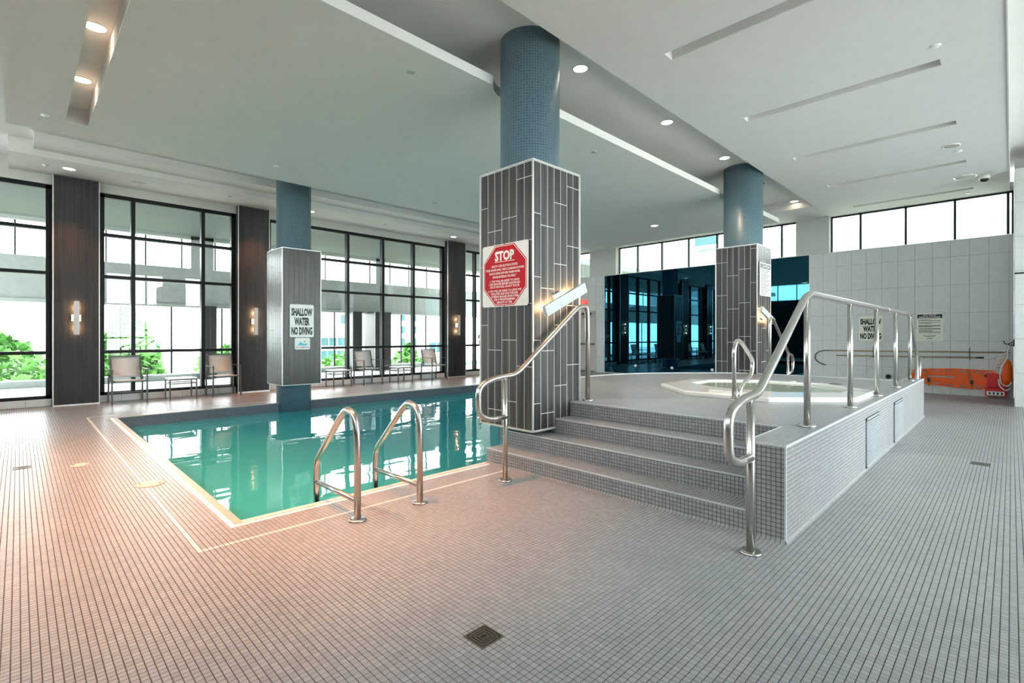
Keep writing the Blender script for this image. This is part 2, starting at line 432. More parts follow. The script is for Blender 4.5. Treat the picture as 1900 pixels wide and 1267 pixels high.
ed = MB(); ed.box(PX0, PX1, PY1-.012, PY1+.03, -.012, .005); obj('far_edge_strip', ed, m_cream, basin)
ln = MB(); ln.box(1.9, 2.5, 5.62, 5.66, ZB, ZB+.004); ln.box(2.46, 2.5, 5.3, 5.62, ZB, ZB+.004); ln.box(1.45, 1.49, 7.0, 10.5, ZB, ZB+.004)
obj('lane_marking', ln, m_dmos, basin)
o = thing('main_drain', 'round dark drain cover on the pool floor near the left edge', 'drain', (3.2, 8.3, ZB))
obj('cover', MB().lathe([(.17, 0), (.17, .02), (.14, .03), (.03, .03)], 3.2, 8.3, ZB), m_dmos, o)
wm = MB(); wm.add([(x, y, -.2) for x, y in poly], [tuple(range(6))])
tag(obj('pool_water', wm, m_water, org=(6, 8, -.2)), 'still teal water filling the indoor swimming pool', 'water')

# drains and lids let into the deck
def drain(k, label):
    x0, x1, y0, y1 = DR[k]; cx, cy = (x0+x1)/2, (y0+y1)/2; r = (x1-x0)/2
    t = thing('floor_drain', label, 'drain', (cx, cy, 0))
    obj('tray', MB().box(x0, x1, y0, y1, .0003, .0012), m_black, t)
    f = MB()
    for q in (1, .78, .56, .34, .14):
        a = r*q; wd = r*(.12 if q == 1 else .10)
        for s_ in (1, -1):
            f.box(cx-a, cx+a, cy+s_*a-(wd if s_ > 0 else 0), cy+s_*a+(wd if s_ < 0 else 0), .0015, .0045)
            f.box(cx+s_*a-(wd if s_ > 0 else 0), cx+s_*a+(wd if s_ < 0 else 0), cy-a+wd, cy+a-wd, .0015, .0044)
    for s_ in (1, -1):
        f.bar((cx-r*.9, cy-s_*r*.9, .003), (cx+r*.9, cy+s_*r*.9, .003), r*.09, .003)
    obj('grate', f, m_drain, t)
drain(0, 'square dark floor drain grate in the foreground tiles')
drain(1, 'small square floor drain on the right side deck beside the raised spa')
drain(2, 'small square floor drain at the far left of the deck')
for k, (x, y, r) in enumerate(LIDS):
    t = thing('skimmer_lid', ('smaller round cream skimmer lid set in the deck, farther from the pool', 'larger round cream skimmer lid on the cream tile line beside the pool')[k], 'lid', (x, y, 0))
    obj('lid', MB().lathe([(r, 0), (r, .006), (r*.95, .008), (r*.1, .008)], x, y, 0, 32), m_lid, t)
    for s_ in (-1, 1): obj('screw', MB().lathe([(.010, .008), (.009, .011)], x+s_*r*.62, y-s_*r*.35, 0, 8), m_black, t)

# ------------------------------------------------------------------ raised spa platform with its steps
HZ = .70
far = [(11.05, 3.55), (11.03, 3.85), (10.93, 4.1), (10.65, 4.45), (10.3, 4.8), (9.95, 5.12), (9.55, 5.42), (9.1, 5.66), (8.6, 5.8), (8.1, 5.85), (5.6, 5.85)]
pp = [(3.93, 1.15), (11.95, 1.15), (11.95, 1.43), (11.05, 1.43)]+far+[(5.6, 4.38), (4.77, 4.38), (4.77, 1.43), (3.93, 1.43)]
plat = thing('spa_platform', 'raised grey mosaic platform with steps around the hot tub', 'platform', (3.93, 1.15, 0))
obj('body', MB().prism(pp, 0, HZ), m_mos, plat)
RX = [3.93, 4.21, 4.49, 4.77]; RZ = .175
def addpads(parent, cells, axis, const, sign):
    o = obj('tiles', padmesh(cells, axis, const, sign), m_pad, parent); tag(o, kind='stuff')
cl = []
addpads(plat, pads('x', 3.93, -1, 1.15, 1.43, 0, HZ), 'x', 3.93, -1)
VENTS = [(6.72, 7.50), (8.60, 9.34)]
addpads(plat, pads('y', 1.15, -1, 3.93, 8.0, 0, HZ, lambda x, z, i, j: not any(a-.01 < x < b_+.01 and .03 < z < .58 for a, b_ in VENTS)), 'y', 1.15, -1)
addpads(plat, pads('z', HZ, 1, 3.93, 7.6, 1.15, 4.38, lambda x, y, i, j: (x > 4.77 or y < 1.43) and dep(x, y) < 6.3 and math.hypot(x-7.7, y-2.58) > 1.42), 'z', HZ, 1)
addpads(plat, pads('x', 4.77, -1, 1.43, 4.38, .525, HZ), 'x', 4.77, -1)
for k in range(3):
    s_ = obj('step', MB().box(RX[k], RX[k+1]+(0 if k < 2 else 0), 1.43, 4.38, 0, RZ*(k+1)), m_mos, plat)
    addpads(s_, pads('x', RX[k], -1, 1.43, 4.38, RZ*k, RZ*(k+1)), 'x', RX[k], -1)
    addpads(s_, pads('z', RZ*(k+1), 1, RX[k], RX[k+1], 1.43, 4.38), 'z', RZ*(k+1), 1)
for k in range(4):
    z = RZ*(k+1)
    e = MB(); e.box(RX[k]-.004, RX[k]+.010, 1.43, 4.38, z-.008, z+.004)
    obj('nosing', e, m_louv, plat)
e = MB(); e.box(3.926, 11.95, 1.146, 1.158, HZ-.010, HZ+.004); e.box(3.926, 3.940, 1.158, 1.43, HZ-.010, HZ+.004); e.box(3.926, 3.938, 1.146, 1.158, 0, HZ-.010)
e.box(3.926, 4.77, 1.424, 1.434, HZ-.010, HZ+.004)
obj('edge_strip', e, m_louv, plat)
cv = MB()                                  # cove at the foot
n = 5
for (pa, pb, nx, ny) in (((3.93, 1.15), (11.95, 1.15), 0, -1), ((3.93, 1.15), (3.93, 4.38), -1, 0)):
    prof = [(.03*(1-math.sin(a*PI/2/n)), .03*(1-math.cos(a*PI/2/n))) for a in range(n+1)]
    vs = [];
    for q in (pa, pb):
        ext = -1 if q == pa else 0
        for d, z in prof: vs.append((q[0]+nx*d+(-d if (q == pa and ny) else 0), q[1]+ny*d+(-d if (q == pa and nx) else 0), z+.001))
    fs = [(i, i+1, n+1+i+1, n+1+i) for i in range(n)]
    cv.add(vs, fs, True)
obj('cove', cv, m_mos, plat)
rim = MB()
rp = far+[(5.6, 5.85)]
for i in range(len(far)-1): rim.bar((*far[i], HZ), (*far[i+1], HZ), .03, .03)
rim.bar((11.05, 1.43, HZ), (11.05, 3.55, HZ), .03, .03)
obj('rim', rim, m_louv, plat)
for k in range(3):
    obj('step', MB().box(11.05+.28*k, 11.05+.28*(k+1), 1.43, 3.55, 0, HZ-RZ*(k+1)), m_mos, plat)
for a, b_ in VENTS:
    v = obj('vent', MB().box(a-.012, b_+.012, 1.1455, 1.156, .012, .58), m_black, plat)  # black backing, widened to draw the shade line round the vent
    f = MB(); f.box(a, b_, 1.138, 1.147, .55, .57); f.box(a, b_, 1.138, 1.147, .02, .04); f.box(a, a+.02, 1.138, 1.147, .02, .57); f.box(b_-.02, b_, 1.138, 1.147, .02, .57)
    obj('frame', f, m_slat, v)
    sl = MB()
    z = .05
    while z < .54:
        sl.add([(a+.02, 1.147, z), (b_-.02, 1.147, z), (b_-.02, 1.134, z-.004), (a+.02, 1.134, z-.004), (a+.02, 1.147, z+.012), (b_-.02, 1.147, z+.012), (b_-.02, 1.134, z+.008), (a+.02, 1.134, z+.008)],
               [(3, 2, 1, 0), (4, 5, 6, 7), (2, 3, 7, 6), (0, 4, 7, 3), (1, 2, 6, 5)])
        z += .0215
    tag(obj('louvre', sl, m_slat, v), kind='stuff')

# ------------------------------------------------------------------ hot tub
TX, TY = 7.72, 2.60
def octo(a, dx=0, ay=None):
    b_ = a*.414; ay = ay or a; by = ay*.414; c_ = TX+dx
    return [(c_-a, TY-by), (c_-b_, TY-ay), (c_+b_, TY-ay), (c_+a, TY-by), (c_+a, TY+by), (c_+b_, TY+ay), (c_-b_, TY+ay), (c_-a, TY+by)]
tub = thing('hot_tub', 'white acrylic octagonal hot tub set into the raised platform', 'hot tub', (TX, TY, HZ))
sh = MB(); rings = [(1.30, HZ), (1.30, HZ+.045), (1.28, HZ+.055), (1.06, HZ+.055), (1.03, HZ+.045), (1.00, HZ-.05), (.80, HZ-.07+.055), ]
rings = [(1.30, HZ+.001, 0, 1.3), (1.30, HZ+.04, 0, 1.3), (1.275, HZ+.055, 0, 1.275), (.83, HZ+.055, .27, 1.02), (.81, HZ+.045, .27, 1.0), (.79, HZ+.002, .27, .98)]
vs = []
for r_, z_, dx_, ry_ in rings: vs += [(x, y, z_) for x, y in octo(r_, dx_, ry_)]
fs = [(k*8+i, k*8+(i+1) % 8, (k+1)*8+(i+1) % 8, (k+1)*8+i) for k in range(len(rings)-1) for i in range(8)]
sh.add(vs, fs); obj('rim', sh, m_acr, tub)
obj('headrest_pad', MB().cbox(TX-1.1, TX-.75, TY-.3, TY+.3, HZ+.055, HZ+.075, .01), m_acr, tub)
obj('jet_cover', MB().lathe([(.045, HZ+.055), (.04, HZ+.065), (.01, HZ+.066)], TX+1.19, TY-.1, 0, 16), m_white, tub)
wt = MB(); wt.add([(x, y, HZ+.03) for x, y in octo(.80, .27, .985)], [tuple(range(8))])
tag(obj('tub_water', wt, m_tubw, org=(TX, TY, HZ+.03)), 'still pale green water inside the white hot tub', 'water')
sb = MB(); sb.add([(x, y, HZ+.006) for x, y in octo(.79, .27, .97)], [tuple(range(8))]); obj('seat_floor', sb, m_acr, tub)
t = thing('air_control', 'flat dark round air control button on the platform beyond the hot tub', 'button', (9.6, 2.05, HZ))
obj('plate', MB().lathe([(.10, HZ), (.095, HZ+.008), (.02, HZ+.010)], 9.6, 2.05, 0, 20), m_drain, t)

# ------------------------------------------------------------------ columns
def tile_face(parent, axis, const, sign, u0, u1, z0, z1, m, phase, wd=.125, ht=.72, gap=.0085, single=True, g0=None):
    """tall narrow tiles in running bond, two by two"""
    n = max(2, round((u1-u0)/wd)); wd = (u1-u0)/n
    cells = []
    for i in range(n):
        ph = ((i+phase)//2 % 4)*.27*ht*1.0
        off = (0, .42, .0+.25, .67)[((i+phase)//2) % 4]*ht
        z = z0-ht+off
        while z < z1:
            a, b_ = max(z, z0)+gap/2, min(z+ht, z1)-gap/2
            if b_-a > .02: cells.append((u0+i*wd+gap/2, u0+(i+1)*wd-gap/2, a, b_))
            z += ht
    if not single:
        tag(obj('tiles', padmesh(cells, axis, const, sign, h=.0016, inset=.001), m, parent), kind='stuff'); return
    cache = {}
    for a0, a1, b0, b1 in cells:
        k = (round(a1-a0, 3), round(b1-b0, 3))
        if k not in cache:
            hu, hv = (a1-a0)/2, (b1-b0)/2
            cache[k] = mesh('tile', padmesh([(-hu, hu, -hv, hv)], axis, 0, sign, h=.0016, inset=.001), m)
        c = [0, 0, (b0+b1)/2]; ua, va, na = AX[axis]; c[ua] = (a0+a1)/2; c[na] = const
        put('tile', cache[k], c, parent)
def boxcolumn(x0, y0, zb, zt, cx, cy, r, zr, label, phase=0, sz=.85, sy=.89, mj=None):
    x1, y1 = x0+sz, y0+sy
    t = thing('column', label, 'column', (cx, cy, zr), 'round columns boxed in wood grain tile')
    s_ = obj('shaft', MB().lathe([(r, zr), (r, 5.2)], cx, cy, 0, 56), m_blue, t)
    k = obj('cladding', MB().box(x0, x1, y0, y1, zb, zt), mj or m_jw, t)
    tile_face(k, 'x', x0, -1, y0+.012, y1-.012, zb+.012, zt-.012, m_wood, phase)
    tile_face(k, 'y', y0, -1, x0+.012, x1-.012, zb+.012, zt-.012, m_wood, phase+3)
    tile_face(k, 'x', x1, 1, y0+.012, y1-.012, zb+.012, zt-.012, m_wood, phase, single=False)
    tile_face(k, 'y', y1, 1, x0+.012, x1-.012, zb+.012, zt-.012, m_wood, phase, single=False)
    e = MB(); q = .009
    for x, y in ((x0, y0), (x1, y0), (x0, y1), (x1, y1)): e.box(x-q if x == x0 else x-.004, x+q if x == x1 else x+.004, y-q if y == y0 else y-.004, y+q if y == y1 else y+.004, zb-.004, zt+.004)
    for z in (zb-.006, zt-.004):
        e.box(x0-q, x1+q, y0-q, y0+.004, z, z+.012); e.box(x0-q, x0+.004, y0, y1, z, z+.012); e.box(x1-.004, x1+q, y0, y1, z, z+.012); e.box(x0, x1, y1-.004, y1+q, z, z+.012)
    obj('edge_trim', e, m_trimw, k)
    return t
boxcolumn(4.10, 3.79, .416, 3.49, 4.60, 4.305, .375, -1.45, 'nearest boxed column, beside the steps, with the red stop sign')
boxcolumn(4.08, 11.2, .41, 3.43, 4.50, 11.65, .368, -1.45, 'boxed column standing in the far side of the pool with a shallow water sign', 2, mj=m_jm)
boxcolumn(10.98, 3.76, .45, 3.43, 11.40, 4.20, .40, 0, 'boxed column beyond the hot tub with a white caution notice', 1, .82, .87)
boxcolumn(11.0, 11.2, .41, 3.43, 11.42, 11.65, .368, -1.45, 'boxed pool column hidden behind the nearest one, seen only in the dark mirror', 1, mj=m_jm)
WY = 14.25
def wallcolumn(x0, x1, label, single=True):
    t = thing('wall_column', label, 'column', ((x0+x1)/2, WY+.2, 0), 'dark tiled columns between the tall windows')
    k = obj('core', MB().box(x0, x1, WY, 14.75, 0, 4.92), m_jd, t)
    tile_face(k, 'y', WY, -1, x0+.012, x1-.012, .03, 4.9, m_woodd, int(x0)+1, gap=.003, single=single)
    tile_face(k, 'x', x0, -1, WY+.01, 14.42, .03, 4.9, m_woodd, 0, gap=.003, single=False)
    tile_face(k, 'x', x1, 1, WY+.01, 14.42, .03, 4.9, m_woodd, 0, gap=.003, single=False)
    e = MB(); e.box(x0-.010, x0+.006, WY-.010, WY+.004, .02, 4.92); e.box(x1-.006, x1+.008, WY-.010, WY+.004, .02, 4.92); e.box(x0-.01, x1+.01, WY-.012, WY+.004, .0, .03)
    obj('edge_trim', e, m_trimw, k)
    return t
wallcolumn(.522, 1.272, 'leftmost dark tiled wall column between the windows')
wallcolumn(4.08, 4.85, 'dark tiled wall column half behind the boxed column in the pool')
wallcolumn(10.92, 11.74, 'dark tiled wall column just left of the nearest boxed column')
wallcolumn(14.6, 15.4, 'farthest dark tiled wall column, hidden behind the nearest boxed column', False)

# ------------------------------------------------------------------ window wall (left)
GY = 14.50
wl_ = MB(); wl_.box(-4, 16.9, 14.42, 14.75, 4.72, 5.2)
struct('wall_left', wl_, m_wallw)
cu = sroot('trim_1')
cu2 = MB(); cu2.box(-4, 16.9, 14.44, 14.8, 0, .155); obj('core', cu2, m_pj, cu)
cb_me = {}
for (a, b_) in ((-4, .51), (1.285, 4.07), (4.86, 10.91), (11.75, 14.59), (15.41, 16.9)):
    n = max(1, round((b_-a)/.42)); wd = (b_-a)/n
    key = round(wd, 4)
    cb_me[key] = mesh('curb_panel', MB().box(-wd/2+.004, wd/2-.004, -.012, 0, .01, .16), m_ptile)
    for i in range(n): put('curb_panel', cb_me[key], (a+(i+.5)*wd, 14.44, 0), cu)
def window(idx, x0, x1, mull, y=GY, rows=(.17, 1.14, 2.84, 3.79, 4.70)):
    r_ = sroot('window_%d' % idx)
    f = MB(); d0, d1 = y-.05, y+.09
    f.box(x0, x0+.10, d0, d1, rows[0], rows[-1]); f.box(x1-.10, x1, d0, d1, rows[0], rows[-1])
    f.box(x0, x1, d0, d1, rows[0]-.02, rows[0]+.06); f.box(x0, x1, d0, d1, rows[-1]-.07, rows[-1]+.03)
    obj('frame', f, m_frame, r_)
    xs = [x0]+list(mull)+[x1]
    for m_ in mull: obj('mullion', MB().cbox(m_-.04, m_+.04, d0-.03, d1, rows[0], rows[-1]), m_frame, r_)
    for z in rows[1:-1]:
        obj('transom', MB().box(x0, x1, d0-.01, d1, z-.035, z+.035), m_frame, r_)
    for i in range(len(xs)-1):
        for j in range(len(rows)-1):
            pn = MB(); a, b_ = xs[i]+.02, xs[i+1]-.02; c_, d_ = rows[j]+.01, rows[j+1]-.01
            pn.add([(a, y, c_), (b_, y, c_), (b_, y, d_), (a, y, d_)], [(0, 1, 2, 3)]); obj('pane', pn, m_glass, r_)
window(1, -4, .512, [-2.8, -1.6, -.4])
window(2, 1.282, 4.07, [1.90, 3.32])
window(3, 4.86, 10.91, [6.02, 7.22, 8.43, 9.61])
window(4, 11.75, 14.59, [12.38, 13.5])
window(5, 15.41, 16.9, [16.1])

# ------------------------------------------------------------------ end wall: pale tiles, dark mirror, clerestory, door
EX = 16.9
we = MB(); we.box(EX, EX+.4, -.04, 14.5, 0, 3.93); we.box(EX, EX+.4, 3.78, 4.66, 3.93, 5.2); we.box(EX, EX+.4, 11.13, 12.4, 3.93, 5.2); we.box(EX, EX+.4, -.04, 14.5, 5.02, 5.2); we.box(EX, EX+.4, 14.3, 14.75, 0, 5.2)
wall_end = struct('wall_end', we, m_wallw)
tj = MB(); tj.box(EX-.004, EX, -.04, 4.285, 0, 3.93); tj.box(EX-.004, EX, 11.66, 12.10, 0, 3.93); tj.box(EX-.004, EX, 12.10, 14.4, 2.53, 3.93); tj.box(EX-.004, EX, 13.2, 14.4, 0, 2.53)
jo = obj('tile_bed', tj, m_pj, wall_end)
def panels(y0, y1, z0, z1, parent=jo, anchor=.0):
    cache = {}
    k0 = math.floor((y0-.037)/.355); y = .037+k0*.355
    while y < y1-.001:
        a, b_ = max(y, y0), min(y+.355, y1); z = -.065
        while z < z1:
            c_, d_ = max(z, z0), min(z+.717, z1)
            if b_-a > .02 and d_-c_ > .02:
                key = (round(b_-a, 3), round(d_-c_, 3))
                if key not in cache:
                    hu, hv = (b_-a)/2-.0025, (d_-c_)/2-.0025
                    cache[key] = mesh('tile', padmesh([(-hu, hu, -hv, hv)], 'x', 0, -1, h=.006, inset=.002), m_ptile)
                put('tile', cache[key], (EX-.004, (a+b_)/2, (c_+d_)/2), parent)
            z += .717
        y += .355
panels(-.04, 4.285, 0, 3.93); panels(11.66, 12.10, 0, 3.93); panels(12.10, 14.4, 2.53, 3.93); panels(13.2, 14.4, 0, 2.53)
mr = thing('mirror_wall', 'tall blue black mirror panels covering the end wall beyond the hot tub', 'mirror', (EX, 7.97, 0))
n = 5; wd = (11.655-4.295)/n
for i in range(n):
    a = 4.295+i*wd
    obj('mirror_panel', MB().box(EX-.014, EX-.002, a+.0015, a+wd-.0015, .04, 3.93), m_mirror, mr)
e = MB(); e.box(EX-.018, EX, 4.283, 4.297, 0, 3.94); e.box(EX-.018, EX, 11.653, 11.664, 0, 3.94); e.box(EX-.018, EX, 4.285, 11.66, 3.925, 3.94)
obj('edge_trim', e, m_trimw, mr)
for k, (y, z) in enumerate(((10.22, .35), (8.72, .33), (7.24, .33))):
    t = thing('wall_fitting', ('small round white fitting low on the mirror, leftmost of the three', 'small round white fitting low on the mirror, middle of the three', 'small round white fitting low on the mirror, rightmost of the three')[k], 'fitting', (EX-.014, y, z), 'round white fittings on the mirror')
    obj('cap', MB().lathe([(.055, 0), (.05, -.03), (.01, -.034)], EX-.014, y, z, 16, 'x'), m_white, t)
# clerestory windows
def clere(idx, y0, y1, mull, x=EX+.25, head=5.02, wide=.05):
    r_ = sroot('window_%d' % idx)
    f = MB(); f.box(x-.03, x+.05, y0, y1, 3.93, 3.97); f.box(x-.03, x+.05, y0, y1, head-.04, head); f.box(x-.03, x+.05, y0, y0+.04, 3.93, head); f.box(x-.03, x+.05, y1-.04, y1, 3.93, head)
    obj('frame', f, m_frame, r_)
    for m_ in mull: obj('mullion', MB().box(x-.05, x+.05, m_-wide/2, m_+wide/2, 3.93, head), m_frame, r_)
    ys = [y0]+list(mull)+[y1]
    for i in range(len(ys)-1): obj('pane', MB().add([(x, ys[i], 3.94), (x, ys[i+1], 3.94), (x, ys[i+1], head), (x, ys[i], head)], [(0, 1, 2, 3)]), m_glass, r_)
clere(6, -.04, 3.78, [.06, 1.03, 2.03, 3.05])
clere(7, 4.66, 11.13, [5.12, 6.14, 7.17, 8.2, 9.25, 10.28])
clere(8, 12.4, 14.3, [13.4])
lg = MB(); lg.box(EX-.02, EX+.4, -.04, 3.78, 3.93, 3.945); lg.box(EX-.02, EX+.4, 4.66, 11.13, 3.93, 3.945); struct('trim_2', lg, m_trimw)
# door
dr = sroot('door_1')
obj('leaf', MB().box(EX-.03, EX, 12.14, 13.16, .02, 2.50), m_door, dr)
f = MB(); f.box(EX-.045, EX, 12.10, 12.14, 0, 2.53); f.box(EX-.045, EX, 13.16, 13.2, 0, 2.53); f.box(EX-.045, EX, 12.1, 13.2, 2.50, 2.53); obj('frame', f, m_door, dr)
obj('closer', MB().box(EX-.10, EX-.03, 12.3, 12.75, 2.36, 2.46).bar((EX-.08, 12.35, 2.33), (EX-.08, 12.72, 2.28), .03), m_chair, dr)
obj('push_bar', MB().box(EX-.10, EX-.03, 12.16, 12.9, 1.12, 1.20), m_chair, dr)
obj('kick_plate', MB().box(EX-.034, EX-.03, 12.16, 13.14, .03, .05), m_frame, dr)
def text(body, size, xs=1.0, bold=0.0, align='CENTER', sp=1.0, lsp=1.0):
    cu = bpy.data.curves.new('t', 'FONT'); cu.body = body; cu.size = size; cu.align_x = align; cu.align_y = 'CENTER'; cu.offset = bold; cu.space_character = sp
    cu.space_line = lsp; cu.resolution_u = 2
    o = bpy.data.objects.new('t', cu); COL.objects.link(o)
    dg = bpy.context.evaluated_depsgraph_get(); me = bpy.data.meshes.new_from_object(o.evaluated_get(dg))
    vs = [(v.co.x*xs, v.co.y) for v in me.vertices]; fs = [tuple(p.vertices) for p in me.polygons]
    bpy.data.objects.remove(o); bpy.data.curves.remove(cu); bpy.data.meshes.remove(me); return vs, fs
def fit(vs, wd, ht):
    xs = [v[0] for v in vs]; ys = [v[1] for v in vs]; w0 = max(xs)-min(xs); h0 = max(ys)-min(ys); cx = (max(xs)+min(xs))/2; cy = (max(ys)+min(ys))/2
    return [((x-cx)*(wd/w0 if wd else ht/h0), (y-cy)*(ht/h0 if ht else wd/w0)) for x, y in vs]
def onplane(vs, fs, o3, ux, depth=.0, nrm=None):
    """flat lettering laid on a plane through o3 with horizontal direction ux"""
    mb = MB(); mb.add([(o3[0]+ux[0]*x+nrm[0]*depth, o3[1]+ux[1]*x+nrm[1]*depth, o3[2]+y) for x, y in vs], fs); return mb
def words(parent, lines, o3, ux, nrm, m, name='lettering', off=.0115):
    for (body, du, dv, wd, ht, bold) in lines:
        vs, fs = text(body, 1, 1, bold); vs = [(x+du, y+dv) for x, y in fit(vs, wd, ht)]
        obj(name, onplane(vs, fs, o3, ux, off, nrm), m, parent)
def board(name, label, cx, cy, cz, wd, ht, ux, nrm, m, th=.01, cat='sign'):
    t = thing(name, label, cat, (cx, cy, cz)); mb = MB(); c_ = .02
    pts = [(-wd/2+c_, -ht/2), (wd/2-c_, -ht/2), (wd/2, -ht/2+c_), (wd/2, ht/2-c_), (wd/2-c_, ht/2), (-wd/2+c_, ht/2), (-wd/2, ht/2-c_), (-wd/2, -ht/2+c_)]
    vs = [(cx+ux[0]*x+nrm[0]*d, cy+ux[1]*x+nrm[1]*d, cz+y) for d in (.002, th) for x, y in pts]
    mb.add(vs, [tuple(range(7, -1, -1)), tuple(range(8, 16))]+[(i, (i+1) % 8, 8+(i+1) % 8, 8+i) for i in range(8)])
    obj('board', mb, m, t); return t
def flat(parent, name, pts, o3, ux, nrm, m, off):
    mb = MB(); mb.add([(o3[0]+ux[0]*x+nrm[0]*off, o3[1]+ux[1]*x+nrm[1]*off, o3[2]+y) for x, y in pts], [tuple(range(len(pts)))]); return obj(name, mb, m, parent)
# exit sign
o3 = (EX-.01, 12.73, 2.86); ux = (0, -1); nx = (-1, 0)
t = board('exit_sign', 'small red exit sign above the beige door', *o3, .42, .26, ux, nx, m_exit, .05)
words(t, [('EXIT', 0, 0, .3, .14, .01)], o3, ux, nx, m_winkg, off=.052)

# ------------------------------------------------------------------ right side: pier, side wall with tall windows, back wall
pr = MB(); pr.box(14.9, 16.9+.4, -3.2, -.045, 0, 5.2)
pier = struct('wall_pier', pr, m_pj)
for i in range(8):
    for j in range(8):
        y1_ = -.045-.395*i
        put('tile', bpy.data.meshes.get('pier_tile') or mesh('pier_tile', padmesh([(-.194, .194, -.355, .355)], 'x', 0, -1, h=.006, inset=.002), m_ptile), (14.9, y1_-.197, .36+.717*j if j < 7 else 0), pier) if j < 7 else None
obj('dark_strip', MB().box(14.88, 14.9, -3.2, -.04, 2.80, 2.83), m_frame, pier)  # thin black strip across the pier face
wr = MB(); wr.box(-4, 14.9, -4.9, -4.6, 0, .2); wr.box(-4, 14.9, -4.9, -4.6, 4.9, 5.6); wr.box(-4, 3.2, -4.9, -4.6, .2, 4.9); wr.box(14.9, 17.3, -4.9, -3.2, 0, 5.6)  # unseen; solid stretch behind the camera added to cut the light from there
struct('wall_right', wr, m_wallw)
window(9, 3.2, 14.9, [5.0, 6.8, 8.6, 10.4, 12.2], -4.7, (.2, 1.4, 3.2, 4.9))
bw = MB(); bw.box(-4.3, -4, -4.9, 14.75, 0, 3.93); bw.box(-4.3, -4, -4.9, 14.75, 5.05, 5.6)
for y in (-4.9, .5, 8.6): bw.box(-4.3, -4, y, y+.6, 3.93, 5.1)
struct('wall_back', bw, m_woodd)
clere(10, -4.3, .5, [-3.1, -1.9, -.7], -4.15, 5.05); clere(11, 1.1, 8.6, [2.3, 3.5, 4.7, 5.9, 7.2], -4.15, 5.05); clere(12, 9.2, 14.4, [10.4, 11.6, 12.9], -4.15, 5.05)

# ------------------------------------------------------------------ ceilings
cl = MB(); cl.box(-4.3, 17.3, .03, 14.75, 5.2, 5.3); cl.box(-4.3, 17.3, -4.9, .03, 5.5, 5.6)
ceiling = struct('ceiling', cl, m_ceil)
# soffit over the right half with five long slots
sx0, sx1, sy0, sy1 = -4, 16.9, .04, 3.76
slots = [(3.10+.0, 3.36), (5.70, 5.90), (8.26, 8.46), (10.80, 11.0), (13.41, 13.56), (15.98, 16.12)]
slots = [(a, a+.2) for a in (.5, 3.1, 5.69, 8.27, 10.81, 13.38, 15.95)]
cm = MB(); xa = sx0
SY0, SY1 = .64, 3.04
for a, b_ in slots:
    cm.box(xa, a, sy0, sy1, 5.0, 5.2); cm.box(a, b_, sy0, SY0, 5.0, 5.2); cm.box(a, b_, SY1, sy1, 5.0, 5.2); xa = b_
    cm.box(a, b_, SY0, SY1, 5.12, 5.2)
cm.box(xa, sx1, sy0, sy1, 5.0, 5.2)
cm.box(sx0, 16.9, .025, .04, 4.985, 5.5)
so = struct('ceiling_soffit_right', cm, m_ceil)
# floating slab over the pool
t0, t1_, ty0, ty1 = .49, .745, 5.0, 9.83
cm = MB(); lx, rx, ly, ry = -.13, 15.0, 4.56, 10.47
cm.box(lx, t0, ly, ry, 4.65, 4.77); cm.box(t0, t1_, ly, ty0, 4.65, 4.77); cm.box(t0, t1_, ty1, ry, 4.65, 4.77)
# notched edge round the near and far boxed columns
def notch(cx, cy, r):
    return [(cx+r*math.cos(a), max(ly, cy+r*math.sin(a))) for a in [PI-PI*k/14 for k in range(15)] if cy+r*math.sin(a) > ly]
ed_ = [(t1_, ly)]+notch(4.60, 4.30, .47)+notch(11.40, 4.2, .5)+[(rx, ly), (rx, ry), (t1_, ry)]
cm.prism(ed_, 4.65, 4.77)
cm.box(t0-.02, t1_+.02, ty0-.02, ty1+.02, 4.90, 4.92); cm.box(t0-.02, t0, ty0, ty1, 4.77, 4.9); cm.box(t1_, t1_+.02, ty0, ty1, 4.77, 4.9); cm.box(t0, t1_, ty1, ty1+.02, 4.77, 4.9); cm.box(t0, t1_, ty0-.02, ty0, 4.77, 4.9)
struct('ceiling_slab', cm, m_ceil)
for i, (x, y) in enumerate(((2, 6), (2, 9), (9, 6), (9, 9), (14, 7))): cm
hg = MB()
for x in (1, 5, 9, 13):
    for y in (6, 9): hg.box(x-.02, x+.02, y-.02, y+.02, 4.77, 5.2)
struct('trim_3', hg, m_ceil)
# stepped bulkhead along the window wall
struct('ceiling_bulkhead', MB().box(-.14, 16.9, 13.03, 14.5, 4.92, 5.2), m_ceil)
struct('ceiling_bulkhead_step', MB().box(.2, 16.9, 12.44, 13.03, 5.04, 5.2), m_ceil)
struct('ceiling_end_bulkhead', MB().box(15.3, 16.9, 3.78, 12.44, 5.02, 5.2), m_ceil)

# ------------------------------------------------------------------ ceiling fittings
def dl(x, y, z, label, lit=True, r=.10, power=0, group='round recessed downlights', scol=(1, .38, .14)):
    t = thing('downlight', label, 'light', (x, y, z), group)
    obj('ring', MB().lathe([(r+.012, 0), (r+.012, -.006), (r, -.010), (r-.004, -.004)], x, y, z, 28, close=False), m_trimw, t)
    obj('lens', MB().lathe([(r, -.003), (r*.5, -.0035), (.01, -.0035)], x, y, z, 28), m_glow if lit else m_black, t)
    if power: spot((x, y, z-.03), power, 74 if z > 4.91 else 88, col=scol)
names = ['first', 'second', 'third', 'fourth']
for k, x in enumerate((5.52, 7.97, 10.42)):
    dl(x, 4.21, 5.2, 'downlight in the ceiling strip between the boxed columns, %s from the camera' % ('nearest', 'second', 'third')[k], power=(100, 130, 45)[k], scol=(1, .74, .50))
dl(12.79, 4.30, 5.2, 'unlit dark downlight just beyond the right boxed column', False)
dl(15.15, 4.22, 5.2, 'farthest lit downlight in the strip beside the right soffit')
